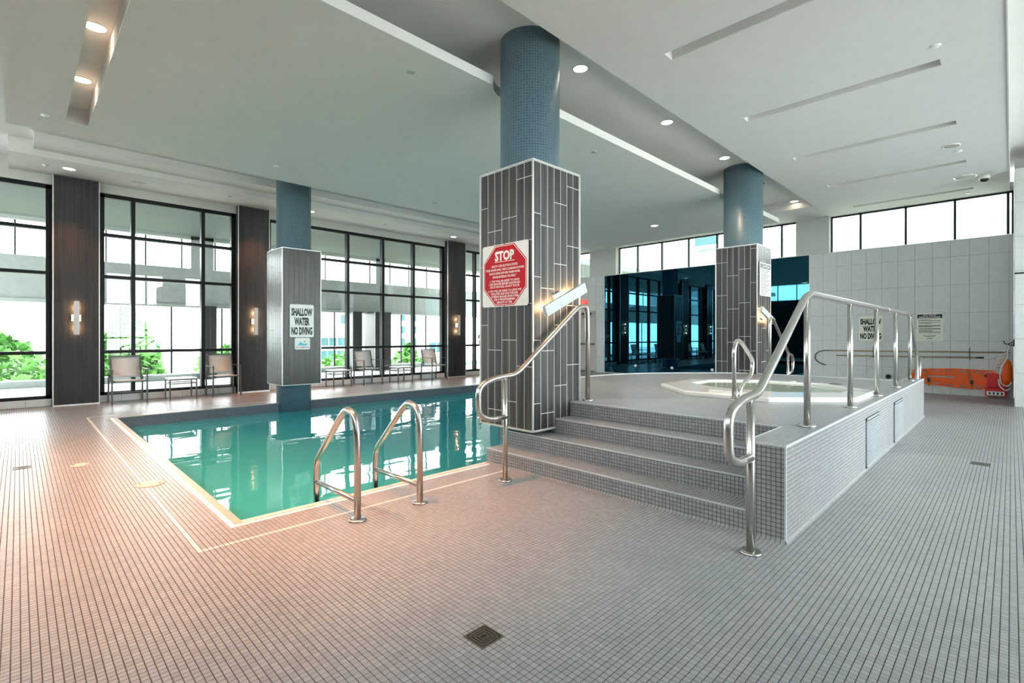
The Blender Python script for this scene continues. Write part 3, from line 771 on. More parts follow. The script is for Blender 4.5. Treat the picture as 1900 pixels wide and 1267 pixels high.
for k, y in enumerate((8.70, 7.11, 5.52)):
    dl(.60, y, 4.90, ('warm downlight in the ceiling trough, nearest the windows', 'warm downlight in the ceiling trough, second from the windows', 'warm downlight in the ceiling trough, third from the windows')[k], r=.10, power=340, group='warm downlights in the trough')
for k, x in enumerate((.74, 4.6, 5.71, 10.67)):
    if k == 1: spot((4.46, 13.7, 4.88), 170, 74); continue
    dl(x, 13.6, 4.92, ('downlight in the bulkhead over the leftmost wall column', '', 'downlight in the bulkhead just right of the pool column', 'downlight in the bulkhead over the wall column by the nearest boxed column')[k], power=170, group='downlights along the window bulkhead')
for q, pw_ in (((.62, 4.21), 40), ((1.85, 4.21), 440), ((3.07, 4.21), 150)): spot((q[0], q[1], 5.15), pw_, 62, 1)      # strip downlights above the frame; the middle one is added to warm the floor
dl(12.9, 7.2, 4.65, 'warm downlight near the far end of the slab over the pool', power=60)
def small(name, label, x, y, z, r, drop, m, cat='sprinkler', group='small round ceiling plates'):
    t = thing(name, label, cat, (x, y, z), group)
    obj('plate', MB().lathe([(r, 0), (r, -drop*.5), (r*.8, -drop), (r*.15, -drop*1.1)], x, y, z, 18), m, t)
small('sprinkler_plate', 'small round plate at the left end of the slab over the pool', .273, 9.73, 4.65, .05, .012, m_white)
small('sprinkler_plate', 'small round plate at the left end of the window bulkhead', .383, 13.64, 4.92, .05, .015, m_white)
small('sprinkler_plate', 'small round plate in the slab left of the nearest column', 3.32, 5.05, 4.65, .055, .010, m_terr)
small('sprinkler_plate', 'small round plate in the slab above the pool column', 3.39, 9.62, 4.65, .05, .012, m_white)
small('sprinkler_plate', 'small round plate in the slab right of the pool column', 6.99, 9.62, 4.65, .05, .010, m_terr)
small('sprinkler_plate', 'small round plate in the slab right of the nearest column', 6.99, 5.04, 4.65, .05, .012, m_terr)
small('sprinkler_plate', 'small round plate in the slab left of the far boxed column', 11.28, 5.08, 4.65, .05, .010, m_terr)
small('sprinkler_plate', 'small round plate in the bulkhead between the chairs and wall column', 3.68, 13.5, 4.92, .05, .010, m_terr)
small('sprinkler_plate', 'small round plate in the bulkhead over the right chairs', 8.02, 13.6, 4.92, .05, .010, m_terr)
small('sprinkler_plate', 'small round plate in the right soffit near the second slot end', 7.85, .647, 5.0, .055, .014, m_white)
small('sprinkler_plate', 'small round plate in the right soffit between the speakers', 12.62, .71, 5.0, .055, .014, m_white)
small('sprinkler_plate', 'small round plate in the right soffit before the end windows', 16.49, .76, 5.0, .055, .014, m_white)
def speaker(label, x, y, z, r, m):
    t = thing('ceiling_speaker', label, 'speaker', (x, y, z), 'round ceiling speakers')
    obj('rim', MB().lathe([(r, 0), (r, -.008), (r*.86, -.012), (r*.84, -.006)], x, y, z, 32, close=False), m_white, t)
    obj('grille', MB().lathe([(r*.85, -.006), (r*.5, -.009), (.01, -.010)], x, y, z, 32), m, t)
speaker('round white speaker in the window bulkhead above the first chair', 1.90, 13.7, 4.92, .155, m_grill)
speaker('beige round speaker in the right soffit, nearer one', 12.2, .785, 5.0, .13, plain('beige_speaker_mesh', (.50, .45, .40), .7))
speaker('larger white round speaker in the right soffit, beside the dome camera', 14.78, .72, 5.0, .20, m_grill)
t = thing('dome_camera', 'white dome security camera on the right soffit', 'camera', (14.98, .50, 5.0))
obj('housing', MB().lathe([(.10, 0), (.10, -.06), (.085, -.075)], 14.98, .42, 5.0, 24), m_white, t)
obj('dome', MB().lathe([(.075, -.075), (.068, -.105), (.045, -.13), (.01, -.138)], 14.98, .42, 5.0, 24), m_black, t)

# ------------------------------------------------------------------ wall sconces
def sconce(label, c, d, nrm, ln, group, pw=4, off=.10, wd=.09):
    """bar of length ln along unit direction d (in the wall plane) stood off the wall along nrm"""
    c = Vector(c); d = Vector(d).normalized(); nrm = Vector(nrm); s_ = d.cross(nrm)
    t = thing('wall_sconce', label, 'light', tuple(c), group)
    def slab(a, b_, wdt, n0, n1):
        vs = [c+d*q+s_*k*wdt/2+nrm*n for n in (n0, n1) for q, k in ((a, -1), (b_, -1), (b_, 1), (a, 1))]
        m_ = MB(); m_.add(vs, [(3, 2, 1, 0), (4, 5, 6, 7), (0, 1, 5, 4), (1, 2, 6, 5), (2, 3, 7, 6), (3, 0, 4, 7)]); return m_
    obj('back_plate', slab(-.07, .07, .16, .002, .03), m_white, t)
    obj('arm', slab(-.03, .03, .05, .03, off), m_white, t)
    obj('body', slab(-ln/2, ln/2, wd, off, off+.045), m_steel if False else m_louv, t)
    b2 = slab(-ln/2+.02, ln/2-.02, wd*.7, off-.006, off); obj('lens', b2, m_diff, t)
    for q in (-ln*.3, 0, ln*.3): point(tuple(c+d*q+nrm*(off-.04)), pw/3)
GS = 'bar sconces on the dark wall columns'
sconce('upright bar sconce on the leftmost wall column', (.885, WY, 1.885), (0, 0, 1), (0, -1, 0), .72, GS)
sconce('upright bar sconce on the wall column behind the pool column', (4.47, WY, 1.885), (0, 0, 1), (0, -1, 0), .72, GS)
sconce('upright bar sconce on the wall column by the nearest boxed column', (11.33, WY, 1.885), (0, 0, 1), (0, -1, 0), .72, GS)
sconce('tilted bar sconce on the nearest boxed column above the handrail', (4.53, 3.79, 1.93), (.715, 0, .31), (0, -1, 0), .80, 'tilted sconces beside the handrails', 5, .10, .12)
sconce('tilted bar sconce on the far boxed column under the caution notice', (11.25, 3.76, 1.93), (.80, 0, -.26), (0, -1, 0), .80, 'tilted sconces beside the handrails', 5, .10, .12)

# ------------------------------------------------------------------ handrails
def flange(parent, x, y, z, r=.072):
    obj('flange', MB().lathe([(r, z), (r, z+.014), (r*.9, z+.020), (r*.5, z+.020)], x, y, 0, 24), m_steel, parent)
def rail_path(y, x_top, sgn=1, x_post=3.57):
    pts = [(x_post, y, .66), (x_post-.22, y, .66), (x_post-.36, y, .72), (x_post-.37, y, 1.0), (x_post-.16, y, 1.07), (x_post+.16, y, 1.09), (x_top, y, 1.875)]
    return pts
Y_A = 1.27
t = thing('guard_rail', 'long steel guard rail along the right edge of the spa platform', 'handrail', (3.585, Y_A, 0))
pa = rail_path(Y_A, 4.93)+[(11.2, Y_A, 1.875), (12.15, Y_A, 1.12), (12.42, Y_A, 1.06), (12.50, Y_A, .9), (12.42, Y_A, .68), (12.12, Y_A, .66)]
path = soft(pa, [.12, .12, .14, .14, .10, .16, .16, .12, .12, .12, .12], 5)
obj('rail', MB().tube(path, .031, 16), m_steel, t)
obj('post', MB().tube([(3.585, Y_A, 0), (3.585, Y_A, 1.08)], .028, 16), m_steel, t); flange(t, 3.585, Y_A, 0)
for x in (4.93, 6.58, 8.12, 9.66, 11.2):
    obj('post', MB().tube([(x, Y_A, HZ), (x, Y_A, 1.86)], .027, 14), m_steel, t); flange(t, x, Y_A, HZ)
obj('post', MB().tube([(12.12, Y_A, 0), (12.12, Y_A, 1.12)], .027, 14), m_steel, t); flange(t, 12.12, Y_A, 0)
obj('sleeve', MB().lathe([(.034, 0), (.034, .05)], 8.9, Y_A, 1.875, 14, 'x'), m_steel, t)
Y_B = 3.69
t = thing('handrail', 'steel handrail with a looped end beside the nearest boxed column', 'handrail', (3.57, Y_B, 0))
pb = rail_path(Y_B, 4.84)[:-1]+[(4.80, Y_B, 1.85), (4.97, Y_B, 1.87), (4.985, Y_B, 1.70), (4.985, Y_B, HZ)]
obj('rail', MB().tube(soft(pb, [.12, .12, .14, .14, .10, .12, .10, .08], 5), .030, 16), m_steel, t)
obj('post', MB().tube([(3.57, Y_B, 0), (3.57, Y_B, 1.09)], .026, 16), m_steel, t); flange(t, 3.57, Y_B, 0); flange(t, 4.985, Y_B, HZ)
Y_C = 3.50
t = thing('handrail', 'steel handrail with a looped end beside the far boxed column', 'handrail', (12.3, Y_C, 0))
pc = [(10.95, Y_C, HZ), (10.95, Y_C, 1.72), (10.98, Y_C, 1.87), (11.12, Y_C, 1.86), (12.15, Y_C, 1.10), (12.42, Y_C, 1.06), (12.50, Y_C, .9), (12.42, Y_C, .68), (12.12, Y_C, .66)]
obj('rail', MB().tube(soft(pc, [.08, .1, .1, .12, .12, .12, .12], 5), .030, 14), m_steel, t)
obj('post', MB().tube([(12.12, Y_C, 0), (12.12, Y_C, 1.10)], .026, 14), m_steel, t); flange(t, 12.12, Y_C, 0); flange(t, 10.95, Y_C, HZ)
# tub grab rail
YT = 2.42
t = thing('grab_rail', 'low curved steel grab rail at the near edge of the hot tub', 'handrail', (6.28, YT, HZ))
pt = [(6.28, YT, HZ), (6.28, YT, 1.34), (6.36, YT, 1.45), (6.52, YT, 1.42), (6.92, YT, 1.17), (6.86, YT, .98), (6.60, YT, .90), (6.46, YT, .82), (6.44, YT, HZ+.0)]
obj('rail', MB().tube(soft(pt, [.1, .08, .08, .1, .08, .08, .08], 5), .026, 14), m_steel, t)
flange(t, 6.28, YT, HZ, .065); flange(t, 6.44, YT, HZ, .065)
# pool ladder rails
for k, (x, lab) in enumerate(((1.954, 'left steel grab rail of the pool ladder with a low crossbar'), (2.557, 'right steel grab rail of the pool ladder with a low crossbar'))):
    t = thing('ladder_rail', lab, 'ladder rail', (x, 3.745, 0), 'pool ladder rails')
    pl = [(x, 3.745, 0), (x, 3.745, .70), (x, 3.80, .86), (x, 3.94, .885), (x, 4.03, .82), (x, 4.51, .36), (x, 4.53, .22), (x, 4.53, -.9)]
    obj('rail', MB().tube(soft(pl, [.12, .09, .07, .1, .10, .08], 5), .028, 16), m_steel, t)
    obj('crossbar', MB().tube([(x, 3.745, .16), (x, 4.53, .155)], .022, 14), m_steel, t)
    flange(t, x, 3.745, 0, .07)

# ------------------------------------------------------------------ signs
# stop sign on the nearest column
o3 = (4.093, 4.235, 2.22); ux = (0, -1); nx = (-1, 0)
t = board('stop_sign', 'red octagonal stop sign on a white board on the nearest column', *o3, .78, .745, ux, nx, m_sign, .010)
def octp(w_, h_, c_): return [(-w_+c_, -h_), (w_-c_, -h_), (w_, -h_+c_), (w_, h_-c_), (w_-c_, h_), (-w_+c_, h_), (-w_, h_-c_), (-w_, -h_+c_)]
flat(t, 'border', octp(.362, .362, .20), o3, ux, nx, m_red, .0105)
flat(t, 'border_line', octp(.352, .352, .197), o3, ux, nx, m_winkg, .0110)
flat(t, 'octagon', octp(.345, .345, .194), o3, ux, nx, m_red, .0115)
ls = [('STOP', 0, .232, .33, .12, .045)]
rows_ = ['HEALTH CODE SECTION IS STATES:', '"EVERY BATHER SHALL TAKE A CLEANSING SHOWER', 'IN BATH USING SOAP AND WARM WATER', 'BEFORE ENTERING THE DECK."']
wds = [.44, .65, .52, .40]
for i, (s_, wd) in enumerate(zip(rows_, wds)): ls.append((s_, 0, .115-.043*i, wd, .028, .018))
r2 = [('1. YOU WILL BE ASKED TO LEAVE', .50), ('AND SHOWER BEFORE CONTINUED', .52), ('USE OF THE POOL OR HOT TUB OR', .50), None, ('2. YOU WILL BE ASKED TO LEAVE THE', .56), ('FACILITIES AND RUN THE RISK', .46), ('OF BEING BANNED FROM THEM', .46), ('FOR A PREDETERMINED', .36), ('AMOUNT OF TIME.', .27)]
z = -.065
for q in r2:
    if q is None: z -= .014; continue
    ls.append((q[0], 0, z, q[1], .026, .018)); z -= .0345
words(t, ls, o3, ux, nx, m_winkg, off=.0121)
flat(t, 'underline', [(-.17, .160), (.17, .160), (.17, .166), (-.17, .166)], o3, ux, nx, m_winkg, .0121)
for z_ in (.365, -.365): obj('screw', MB().lathe([(.008, 0), (.006, -.004)], o3[0]-.010, o3[1], o3[2]+z_, 8, 'x'), m_black, t)
def shallow(name, label, o3, ux, nx, wd, ht, m):
    t = board(name, label, *o3, wd, ht, ux, nx, m, .008)
    words(t, [('SHALLOW', 0, ht*.265, wd*.88, ht*.245, .055), ('WATER', 0, -ht*.02, wd*.64, ht*.245, .055), ('NO DIVING', 0, -ht*.31, wd*.88, ht*.245, .055)], o3, ux, nx, m_ink, off=.0086)
    return t
def nojump(label, o3, ux, nx):
    t = board('no_jumping_sign', label, *o3, .34, .26, ux, nx, m_sign, .008)
    flat(t, 'wave', [(-.12, -.03), (-.02, -.045), (.10, -.035), (.12, .0), (.02, .0), (-.03, .03), (-.07, .045), (-.06, .01)], o3, ux, nx, m_cyan, .0086)
    q = [(.045+.014*math.cos(a*PI/5), .045+.014*math.sin(a*PI/5)) for a in range(10)]
    flat(t, 'head', q, o3, ux, nx, m_ink, .0086)
    words(t, [('NO JUMPING', 0, -.085, .29, .03, .02)], o3, ux, nx, m_red, off=.0086)
for cxx, lab in ((4.08, 'on the pool column'), (11.0, 'on the hidden pool column, seen in the mirror')):
    oo = (cxx+.42, 11.196, 1.835); shallow('shallow_water_sign', 'white shallow water sign '+lab, oo, (1, 0), (0, -1), .53, .73, m_sign)
    nojump('no jumping sign with blue wave '+lab, (cxx+.43, 11.196, 1.325), (1, 0), (0, -1))
shallow('shallow_water_sign', 'pale shallow water no diving sign on the right end wall', (EX-.012, 2.775, 1.71), (0, -1), (-1, 0), .55, .70, m_signb)
def dashes(parent, lines, o3, ux, nx, m, off):
    """rows of print too small to read in the photograph"""
    mb = MB()
    for (u0, u1, v, hh) in lines:
        u = u0
        while u < u1:
            l_ = random.uniform(.012, .045)
            e1 = min(u+l_, u1)
            mb.add([(o3[0]+ux[0]*x+nx[0]*off, o3[1]+ux[1]*x+nx[1]*off, o3[2]+y) for x, y in ((u, v), (e1, v), (e1, v+hh), (u, v+hh))], [(0, 1, 2, 3)])
            u = e1+.007
    tag(obj('small_print', mb, m, parent), kind='stuff')
o3 = (EX-.012, 1.51, 1.725); ux = (0, -1); nx = (-1, 0)
t = board('regulations_sign', 'white pool regulations notice with a black header on the right end wall', *o3, .54, .73, ux, nx, m_signb, .008)
flat(t, 'header', [(-.25, .235), (.25, .235), (.25, .335), (-.25, .335)], o3, ux, nx, m_ink, .0086)
words(t, [('POOL AND SPA', 0, .312, .26, .03, .01), ('REGULATIONS', 0, .265, .42, .042, .02)], o3, ux, nx, m_winkg, off=.0092)
rowz = [.19, .165, .12, .095, .04, .02, 0, -.04, -.06, -.10, -.12, -.155]
dashes(t, [(-.22, .22 if i % 3 else .05, v, .014) for i, v in enumerate(rowz)]+[(-.13, .13, -.22, .012), (-.10, .10, -.25, .012), (-.06, .06, -.30, .016)], o3, ux, nx, m_ink, .0086)
o3 = (11.44, 3.752, 2.71); ux = (1, 0); nx = (0, -1)
t = board('caution_sign', 'tall white caution notice on the far boxed column', *o3, .70, .71, ux, nx, m_sign, .008)
flat(t, 'header', [(-.30, .235), (.30, .235), (.30, .325), (-.30, .325)], o3, ux, nx, m_ink, .0086)
words(t, [('CAUTION', 0, .28, .50, .062, .03)], o3, ux, nx, m_winkg, off=.0092)
dashes(t, [(-.28, .26-.1*(i % 3), .19-.034*i, .013) for i in range(15)]+[(-.28, 0, -.33, .014)], o3, ux, nx, m_gink, .0086)

# ------------------------------------------------------------------ rescue gear on the end wall
bx = EX-.03
pl = thing('reaching_pole', 'long tan reaching pole with a curved black shepherd hook, the upper one', 'rescue pole', (bx, 1.8, 1.085))
obj('shaft', MB().tube([(bx, 3.75, 1.075), (bx, .02, 1.10)], .019, 10), m_pole, pl)
hk = []
for q in range(15):
    a = PI*.5+q/14*PI*.80; hk.append((bx, 3.75+.02+.38*(math.sin(a-PI*.5)), .87+.20*math.cos(a-PI*.5)))
hk = [(bx, 3.75, 1.075), (bx, 3.92, 1.07), (bx, 4.06, 1.02), (bx, 4.13, .93), (bx, 4.13, .82), (bx, 4.07, .74), (bx, 3.97, .68), (bx, 3.86, .64)]
obj('hook', MB().tube(soft(hk, .1, 4), .012, 8), m_black, pl)
p2 = thing('telescopic_pole', 'tan telescopic pole with a white tip, the lower one on the end wall', 'rescue pole', (bx, 1.9, .95))
obj('shaft', MB().tube([(bx, 3.45, .935), (bx, .62, .960)], .019, 10), m_pole, p2)
obj('collar', MB().tube([(bx, .62, .960), (bx, .48, .961)], .022, 10), m_black, p2)
obj('tip', MB().tube([(bx, .48, .961), (bx, .27, .962)], .018, 10), m_white, p2); obj('end_cap', MB().tube([(bx, 3.45, .935), (bx, 3.60, .934)], .012, 8), m_chair, p2)
for k, y in enumerate((2.71, .74)):
    t = thing('pole_bracket', ('black wall bracket holding the rescue poles, left one', 'black wall bracket holding the rescue poles, right one')[k], 'bracket', (EX-.01, y, 1.02), 'pole brackets')
    obj('bar', MB().tube(soft([(EX-.004, y, 1.20), (EX-.05, y, 1.17), (EX-.05, y, 1.04), (EX-.012, y, 1.02), (EX-.05, y, .99), (EX-.05, y, .91), (EX-.004, y, .90)], .03, 3), .008, 6), m_black, t)
# spine board
sb_ = thing('spine_board', 'orange plastic spine board standing on edge against the end wall', 'spine board', (EX-.03, 1.05, .2))
outl = [(1.95, .42), (1.93, .35), (1.55, .245), (1.1, .20), (.7, .18), (.34, .20), (.28, .25), (.26, .42), (.28, .60), (.34, .655), (.7, .665), (1.1, .67), (1.5, .645), (1.93, .585), (1.95, .5)]
holes = []
for y, z in ((1.80, .545), (1.60, .57), (1.38, .60), (1.14, .615), (.88, .61), (.60, .61), (.41, .60)): holes.append((y, z, .07, .018))
for y, z in ((1.62, .33), (1.38, .285), (1.12, .255), (.86, .24), (.60, .24), (.41, .25)): holes.append((y, z, .07, .018))
import bmesh
def plate_with_holes(outline, holes, x0, x1):
    """outline and stadium holes in the y-z plane, triangulated and given thickness"""
    bm = bmesh.new(); es = []
    def loop(pts):
        vs = [bm.verts.new((x0, y, z)) for y, z in pts]
        for i in range(len(vs)): es.append(bm.edges.new((vs[i], vs[(i+1) % len(vs)])))
    loop(outline)
    for (cy, cz, a, r) in holes:
        pts = [(cy+a-r+r*math.cos(t_), cz+r*math.sin(t_)) for t_ in [-PI/2+PI*k/5 for k in range(6)]]+[(cy-a+r+r*math.cos(t_), cz+r*math.sin(t_)) for t_ in [PI/2+PI*k/5 for k in range(6)]]
        loop(pts)
    r = bmesh.ops.triangle_fill(bm, edges=es, use_beauty=True)
    ex = bmesh.ops.extrude_face_region(bm, geom=[f for f in bm.faces])
    bmesh.ops.translate(bm, vec=(x1-x0, 0, 0), verts=[v for v in ex['geom'] if isinstance(v, bmesh.types.BMVert)])
    bmesh.ops.recalc_face_normals(bm, faces=bm.faces)
    bm.verts.index_update(); mb = MB(); mb.add([tuple(v.co) for v in bm.verts], [tuple(v.index for v in f.verts) for f in bm.faces]); bm.free(); return mb
obj('board', plate_with_holes(outl, holes+[(1.30, .455, .30, .022), (1.72, .46, .05, .016)], EX-.075, EX-.03), m_orange, sb_)
for y, z in ((1.60, .63), (.78, .66)):
    o = obj('strap', MB().bar((EX-.082, y, z+.01), (EX-.085, y-.06, .40), .006, .05).bar((EX-.085, y-.06, .40), (EX-.082, y-.09, .20), .006, .05), m_strap, sb_)
    obj('buckle', MB().cbox(EX-.098, EX-.086, y-.11, y-.05, .30, .40, .004), m_black, o)
# head immobiliser block
hb = thing('head_immobiliser', 'red foam head immobiliser with a white label below the rescue tube', 'rescue gear', (EX-.14, .27, .06))
obj('block', MB().cbox(EX-.20, EX-.085, .09, .44, .24, .58, .02), m_redp, hb)
obj('base', MB().cbox(EX-.20, EX-.085, .08, .46, .04, .24, .015), m_redp, hb)
obj('label', MB().box(EX-.203, EX-.20, .12, .43, .06, .16), m_white, hb)
for k in range(4): obj('label_print', MB().box(EX-.2045, EX-.203, .15+.07*k, .18+.07*k, .08, .14), m_ink, hb)
obj('strap', MB().box(EX-.21, EX-.2, .42, .47, .50, .56), m_black, hb)
# wall hook, rescue can and rope
rc = thing('rescue_can', 'glossy red torpedo rescue can hanging by a white rope', 'rescue gear', (EX-.30, .075, .4))
prof = [(.008, .0), (.05, .03), (.085, .12), (.095, .28), (.09, .42), (.065, .54), (.03, .60), (.01, .61)]
obj('can', MB().lathe(prof, EX-.30, .075, .33, 20), m_orange, rc)
obj('rope', MB().tube(soft([(EX-.30, .03, 1.27), (EX-.30, .07, 1.10), (EX-.30, .07, .95), (EX-.40, .16, .80), (EX-.42, .20, .55), (EX-.42, .17, .35), (EX-.42, .05, .30), (EX-.40, .0, .42)], .12, 4), .014, 8), m_rope, rc)
obj('handle', MB().tube(soft([(EX-.42, .22, .47), (EX-.45, .20, .30), (EX-.45, .10, .20), (EX-.42, .02, .27)], .1, 4), .013, 8), m_rope, rc)
cr = thing('coiled_rope', 'pink and white twisted rope hanging from the wall hook', 'rope', (EX-.25, .14, .8))
for ph in (0, PI):
    pts = []
    for k in range(80):
        u = k/79; a = u*22*PI/2+ph; pts.append((EX-.25+.02*math.sin(a), .04+.21*u+.03*math.cos(a), 1.26-.56*u))
    obj('strand', MB().tube(pts, .011, 6), m_ropr if ph else m_rope, cr)
wh = thing('wall_hook', 'black double hook on the side of the end pier', 'hook', (EX-.26, .0, 1.33))
obj('plate', MB().box(EX-.32, EX-.20, -.045, -.025, 1.25, 1.42), m_black, wh)
obj('arm', MB().tube(soft([(EX-.26, -.03, 1.36), (EX-.26, .06, 1.30), (EX-.26, .12, 1.31), (EX-.26, .13, 1.38)], .04, 4), .010, 8), m_black, wh)
obj('arm', MB().tube(soft([(EX-.30, -.03, 1.31), (EX-.30, .02, 1.26), (EX-.30, .05, 1.30)], .03, 4), .010, 8), m_black, wh)
t = thing('wall_valve', 'small round black valve low on the end wall behind the platform', 'valve', (EX-.02, 2.37, .39))
obj('knob', MB().lathe([(.03, 0), (.03, -.04), (.06, -.045), (.06, -.08), (.03, -.09)], EX-.006, 2.37, .39, 14, 'x'), m_black, t)

# ------------------------------------------------------------------ chairs and side tables
def make_chair(label):
    t = thing('sling_chair', label, 'chair', (0, 0, 0), 'sling armchairs along the windows')
    W, D = .31, .34; q = .030
    for s_ in (-1, 1):
        obj('leg', MB().bar((s_*W, -D+.05, 0), (s_*W, -D+.05, .75), q), m_chair, t)
        obj('leg', MB().bar((s_*W, D, 0), (s_*W, D-.02, .56), q), m_chair, t)
        obj('armrest', MB().bar((s_*W, -D+.03, .75), (s_*W, D-.01, .75), .045, .02), m_chair, t)
        for k in (0,):
            pass
    f = MB()
    for s_ in (-1, 1):
        f.bar((s_*(W-.035), -D+.07, .50), (s_*(W-.035), D-.02, .48), q); f.bar((s_*(W-.035), D-.08, .48), (s_*(W-.035), D+.06, 1.03), q)
        f.bar((s_*W, D-.02, .55), (s_*(W-.03), D-.04, .60), q); f.bar((s_*W, -D+.05, .50), (s_*(W-.05), -D+.05, .50), q)
        f.bar((s_*W, D-.01, .75), (s_*(W-.03), D-.02, .75), q)
    f.bar((-W+.035, -D+.08, .50), (W-.035, -D+.08, .50), q); f.bar((-W+.035, D-.06, .49), (W-.035, D-.06, .49), q); f.bar((-W+.035, D+.06, 1.03), (W-.035, D+.06, 1.03), q)
    f.bar((-W, D, .20), (W, D, .20), .02)
    obj('frame', f, m_chair, t)
    st = MB(); n = 8
    vs = []
    for k in range(n+1):
        u = k/n; y = -D+.06+(2*D-.16)*u; z = .515-.025*math.sin(u*PI)-.01*u
        vs += [(-W+.05, y, z), (W-.05, y, z), (W-.05, y, z-.02), (-W+.05, y, z-.02)]
    st.add(vs, [(k*4+i, k*4+(i+1) % 4, (k+1)*4+(i+1) % 4, (k+1)*4+i) for k in range(n) for i in range(4)]+[(3, 2, 1, 0), (n*4, n*4+1, n*4+2, n*4+3)], True)
    obj('seat', st, m_sling, t)
    bk = MB(); vs = []
    for k in range(n+1):
        u = k/n; z = .55+.46*u; y = D-.07+.13*u+.015*math.sin(u*PI)
        vs += [(-W+.055, y, z), (W-.055, y, z), (W-.055, y+.016, z), (-W+.055, y+.016, z)]
    bk.add(vs, [(k*4+i, k*4+(i+1) % 4, (k+1)*4+(i+1) % 4, (k+1)*4+i) for k in range(n) for i in range(4)]+[(3, 2, 1, 0), (n*4, n*4+1, n*4+2, n*4+3)], True)
    obj('backrest', bk, m_sling, t)
    return t
def make_table(label):
    t = thing('side_table', label, 'table', (0, 0, 0), 'low side tables between the chairs')
    W, D = .265, .25; q = .028
    for sx in (-1, 1):
        for sy in (-1, 1): obj('leg', MB().bar((sx*W, sy*D, 0), (sx*W, sy*D, .48), q), m_chair, t)
    f = MB()
    for s_ in (-1, 1):
        for z in (.47, .385): f.bar((-W, s_*D, z), (W, s_*D, z), .022); f.bar((s_*W, -D, z), (s_*W, D, z), .022)
    obj('frame', f, m_chair, t)
    obj('tabletop', MB().cbox(-W-.012, W+.012, -D-.012, D+.012, .482, .505, .006), m_white, t)
    return t
c0 = make_chair('beige sling armchair nearest the leftmost wall column'); t0_ = make_table('white topped side table between the two left chairs')
index_children()
CL = ['', 'beige sling armchair beside the second wall column, right of the left table', 'beige sling armchair between the two right side tables', 'beige sling armchair beside the wall column by the nearest boxed column', 'sling armchair behind the nearest column, seen only in the dark mirror']
for k, x in enumerate((1.75, 3.68, 7.68, 10.17, 13.8)):
    c_ = c0 if k == 0 else copy_tree(c0)
    c_.location = (x, 14.02, 0)
    if k: c_['label'] = CL[k]
TL = ['', 'white topped side table just right of the pool column', 'white topped side table between the two right chairs']
for k, x in enumerate((2.75, 6.68, 8.80)):
    c_ = t0_ if k == 0 else copy_tree(t0_)
    c_.location = (x, 13.95, 0)
    if k: c_['label'] = TL[k]
t = thing('fire_extinguisher', 'small red fire extinguisher on a round white plate in the far left window bay', 'fire extinguisher', (12.56, 14.40, 1.2))
obj('plate', MB().lathe([(.085, 0), (.08, -.015)], 12.56, 14.42, 1.47, 20, 'y'), m_white, t)
obj('cylinder', MB().lathe([(.045, 1.12), (.055, 1.14), (.055, 1.32), (.02, 1.37), (.02, 1.42)], 12.56, 14.36, 0, 16), m_redp, t)
obj('nozzle', MB().bar((12.50, 14.36, 1.42), (12.60, 14.36, 1.44), .02), m_black, t)

# ------------------------------------------------------------------ outside: covered terrace, planting, neighbouring buildings
tg = MB(); tg.box(-14, 30, 14.8, 20.7, -.15, -.02); tag(obj('terrace_and_bounce_floor', tg, m_conc, org=(8, 17, -.02)), kind='structure')
tag(obj('terrace_and_bounce_floor', MB().box(-4, 20, -13, -4.95, -.15, -.02), m_conc, org=(8, -9, -.02)), kind='structure')  # unseen white slab added beyond the right windows to bounce daylight inside
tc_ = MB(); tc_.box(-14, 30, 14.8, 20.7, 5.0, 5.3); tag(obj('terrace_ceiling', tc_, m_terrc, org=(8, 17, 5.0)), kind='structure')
tb = MB(); tb.box(-14, 30, 20.3, 20.6, 2.58, 3.86); tb.box(-14, 30, 20.25, 20.65, 2.50, 2.60)
for x, x_ in ((4.3, 5.0), (11.5, 11.95), (18, 18.7)): tb.box(x, x_, 20.3, 20.6, 3.86, 5.0)
tb.box(-2.3, 30, 20.3, 20.6, 4.88, 5.0)
tb.box(-14, -2.3, 20.3, 20.6, 3.86, 5.0)
tag(obj('terrace_beam', tb, m_terr, org=(8, 20.4, 2.5)), kind='structure')
tm = MB()
for k in range(-3, 22):
    x = -1.1+k*1.03
    tm.box(x-.02, x+.02, 20.42, 20.48, 3.86, 5.0)
for x in (-.9, 1.9, 2.35, 3.75, 5.3, 6.7, 8.2, 9.6, 12.9, 14.3, 15.8): tm.box(x-.025, x+.025, 20.42, 20.48, .2, 2.55)
tag(obj('terrace_mullions', tm, m_frame, org=(8, 20.45, 0)), kind='structure')
kb = MB(); kb.box(-14, 30, 20.2, 20.7, -.02, .18); tag(obj('terrace_kerb', kb, m_gconc, org=(8, 20.4, 0)), kind='structure')
ks = MB(); ks.box(-14, 30, 14.8, 15.3, -.02, .10); tag(obj('terrace_sill', ks, m_gconc, org=(8, 15, 0)), kind='structure')
for k, (x0, x1, y0, y1) in enumerate(((4.55, 5.0, 19.9, 20.3), (10.15, 10.6, 19.9, 20.3), (11.05, 11.85, 19.6, 20.5))):
    t = thing('terrace_column', ('dark tiled terrace column seen through the window left of the pool column', 'dark narrow terrace column seen through the window right of the pool column', 'wide dark terrace column seen through the window above the middle table')[k], 'column', ((x0+x1)/2, (y0+y1)/2, 0), 'dark columns on the terrace outside')
    kq = obj('core', MB().box(x0, x1, y0, y1, 0, 2.55), m_jd, t)
    tile_face(kq, 'y', y0, -1, x0+.01, x1-.01, .02, 2.54, m_woodd, 0, gap=.003, single=False); tile_face(kq, 'x', x0, -1, y0+.01, y1-.01, .02, 2.54, m_wood, 0, gap=.003, single=False)  # lighter tile on the x faces: their brighter side is put into the colour
    obj('edge_trim', MB().box(x0-.015, x0+.005, y0-.015, y0+.005, 0, 2.55), m_trimw, kq)
